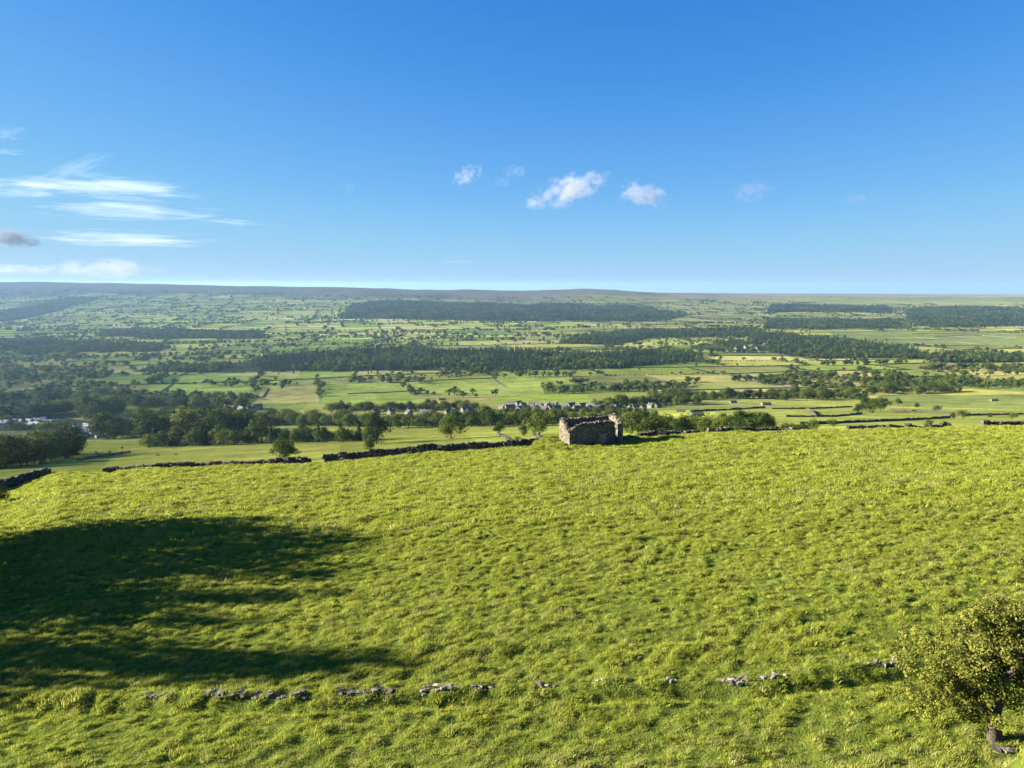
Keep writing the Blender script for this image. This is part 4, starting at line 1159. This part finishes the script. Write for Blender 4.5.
cloud(118, 188, 230, 30, M_cir, 'longest bright streak of high cloud at the left', 16000, 2, 0.5)
cloud(30, 187, 140, 26, M_cir, 'streak of high cloud running off the left edge', 16500, 0, 0.5)
cloud(130, 211, 220, 22, M_cir, 'second long streak of high cloud below the longest', 16000, 1, 0.5)
cloud(74, 168, 92, 15, M_cir, 'slanting narrow streak of cloud above the longest streak', 16000, -21, 0.5)
cloud(6, 133, 46, 20, M_cir, 'soft streak of cloud at the left edge, topmost', 16000, -10, 0.5)
cloud(5, 152, 50, 10, M_cir, 'soft streak of cloud at the left edge, second from top', 16000, 0, 0.5)
cloud(130, 239, 200, 20, M_cir, 'faint broad streak of cloud above the low white bank', 17000, 1, 0.5)
cloud(230, 222, 90, 8, M_cir, 'faint short streak right of the long streaks', 17000, 3, 0.5)
cloud(455, 262, 50, 5, M_cir, 'tiny thin streak low over the middle skyline', 17000, 0, 0.5)
cloud(858, 198, 40, 16, M_wisp, 'very faint cloud trace right of the grey wisp', tilt=0)
cloud(350, 187, 14, 14, M_wisp, 'tiny faint puff alone between the streaks and the puffy clouds', 12000, 0)

# ------------------------------------------------------------------ haze, sky, sun, camera
m, nt, out = new_mat('haze')
pv = N(nt, 'ShaderNodeVolumePrincipled'); pv.inputs['Color'].default_value = (0.36, 0.62, 1.0, 1); pv.inputs['Density'].default_value = 3.1e-5; pv.inputs['Anisotropy'].default_value = 0.3
nt.links.new(pv.outputs[0], out.inputs['Volume'])
try: m.cycles.homogeneous_volume = True
except Exception: pass
try: m.volume_intersection_method = 'FAST'
except Exception: pass
b = MB(); b.box(-28000, 28000, -400, 20600, -330, 42)
link('haze', b.mesh('haze', m))['kind'] = 'stuff'

w = D.worlds.new('World'); scene.world = w; w.use_nodes = True
wn = w.node_tree; wn.nodes.clear()
sky = wn.nodes.new('ShaderNodeTexSky'); sky.sky_type = 'NISHITA'; sky.sun_disc = False
sky.sun_elevation = R(SUN_EL); sky.sun_rotation = R(-90 + SUN_AZ)
sky.altitude = 2000; sky.air_density = 0.6; sky.dust_density = 0.0; sky.ozone_density = 3.0
sc_ = wn.nodes.new('ShaderNodeVectorMath'); sc_.operation = 'SCALE'; sc_.inputs['Scale'].default_value = 0.1
cv = wn.nodes.new('ShaderNodeRGBCurve')
def curve(i, pts):
    c = cv.mapping.curves[i]
    while len(c.points) > 2: c.points.remove(c.points[1])
    c.points[0].location = pts[0]; c.points[-1].location = pts[-1]
    for p in pts[1:-1]: c.points.new(*p)
cv.mapping.extend = 'HORIZONTAL'
curve(0, [(0, 0), (0.055, 0.052), (0.09, 0.120), (0.12, 0.168), (0.183, 0.262), (0.23, 0.31), (0.40, 0.42), (0.53, 0.47), (1, 0.54)])
curve(1, [(0, 0), (0.12, 0.28), (0.23, 0.46), (0.37, 0.595), (0.55, 0.655), (0.75, 0.69), (1, 0.71)])
curve(2, [(0, 0), (0.25, 0.74), (0.44, 0.88), (0.65, 0.90), (1, 0.86)])
cv.mapping.update()
ex_ = wn.nodes.new('ShaderNodeVectorMath'); ex_.operation = 'SCALE'; ex_.inputs['Scale'].default_value = 1.0 / (0.15 * 2 ** EXPOSURE)
bg = wn.nodes.new('ShaderNodeBackground'); bg.inputs['Strength'].default_value = 0.15
wo = wn.nodes.new('ShaderNodeOutputWorld')
wn.links.new(sky.outputs[0], sc_.inputs[0]); wn.links.new(sc_.outputs[0], cv.inputs['Color']); wn.links.new(cv.outputs[0], ex_.inputs[0])
wn.links.new(ex_.outputs[0], bg.inputs['Color']); wn.links.new(bg.outputs[0], wo.inputs['Surface'])

sl = D.lights.new('sun', 'SUN'); sl.energy = 5.0; sl.angle = R(0.5); sl.color = (1.0, 0.90, 0.74)
so = link('sun', sl)
import mathutils
so.rotation_euler = mathutils.Vector(SUN).to_track_quat('Z', 'Y').to_euler()

cam = D.cameras.new('camera'); co = link('camera', cam)
cam.sensor_fit = 'HORIZONTAL'; cam.sensor_width = 36.0; cam.lens = 36.0 * F / 1024
cam.clip_start = 0.1; cam.clip_end = 100000
co.location = (0, 0, 0); co.rotation_euler = (R(90) - PITCH, 0, 0)
scene.camera = co

scene.view_settings.view_transform = 'Standard'; scene.view_settings.look = 'None'
scene.view_settings.exposure = EXPOSURE; scene.view_settings.gamma = 1.0; scene.view_settings.use_curve_mapping = False
scene.render.resolution_x = 1024; scene.render.resolution_y = 768
cy = scene.cycles
cy.max_bounces = 6; cy.diffuse_bounces = 3; cy.glossy_bounces = 2; cy.transmission_bounces = 3; cy.volume_bounces = 2; cy.transparent_max_bounces = 8
cy.volume_max_steps = 128; cy.use_denoising = True
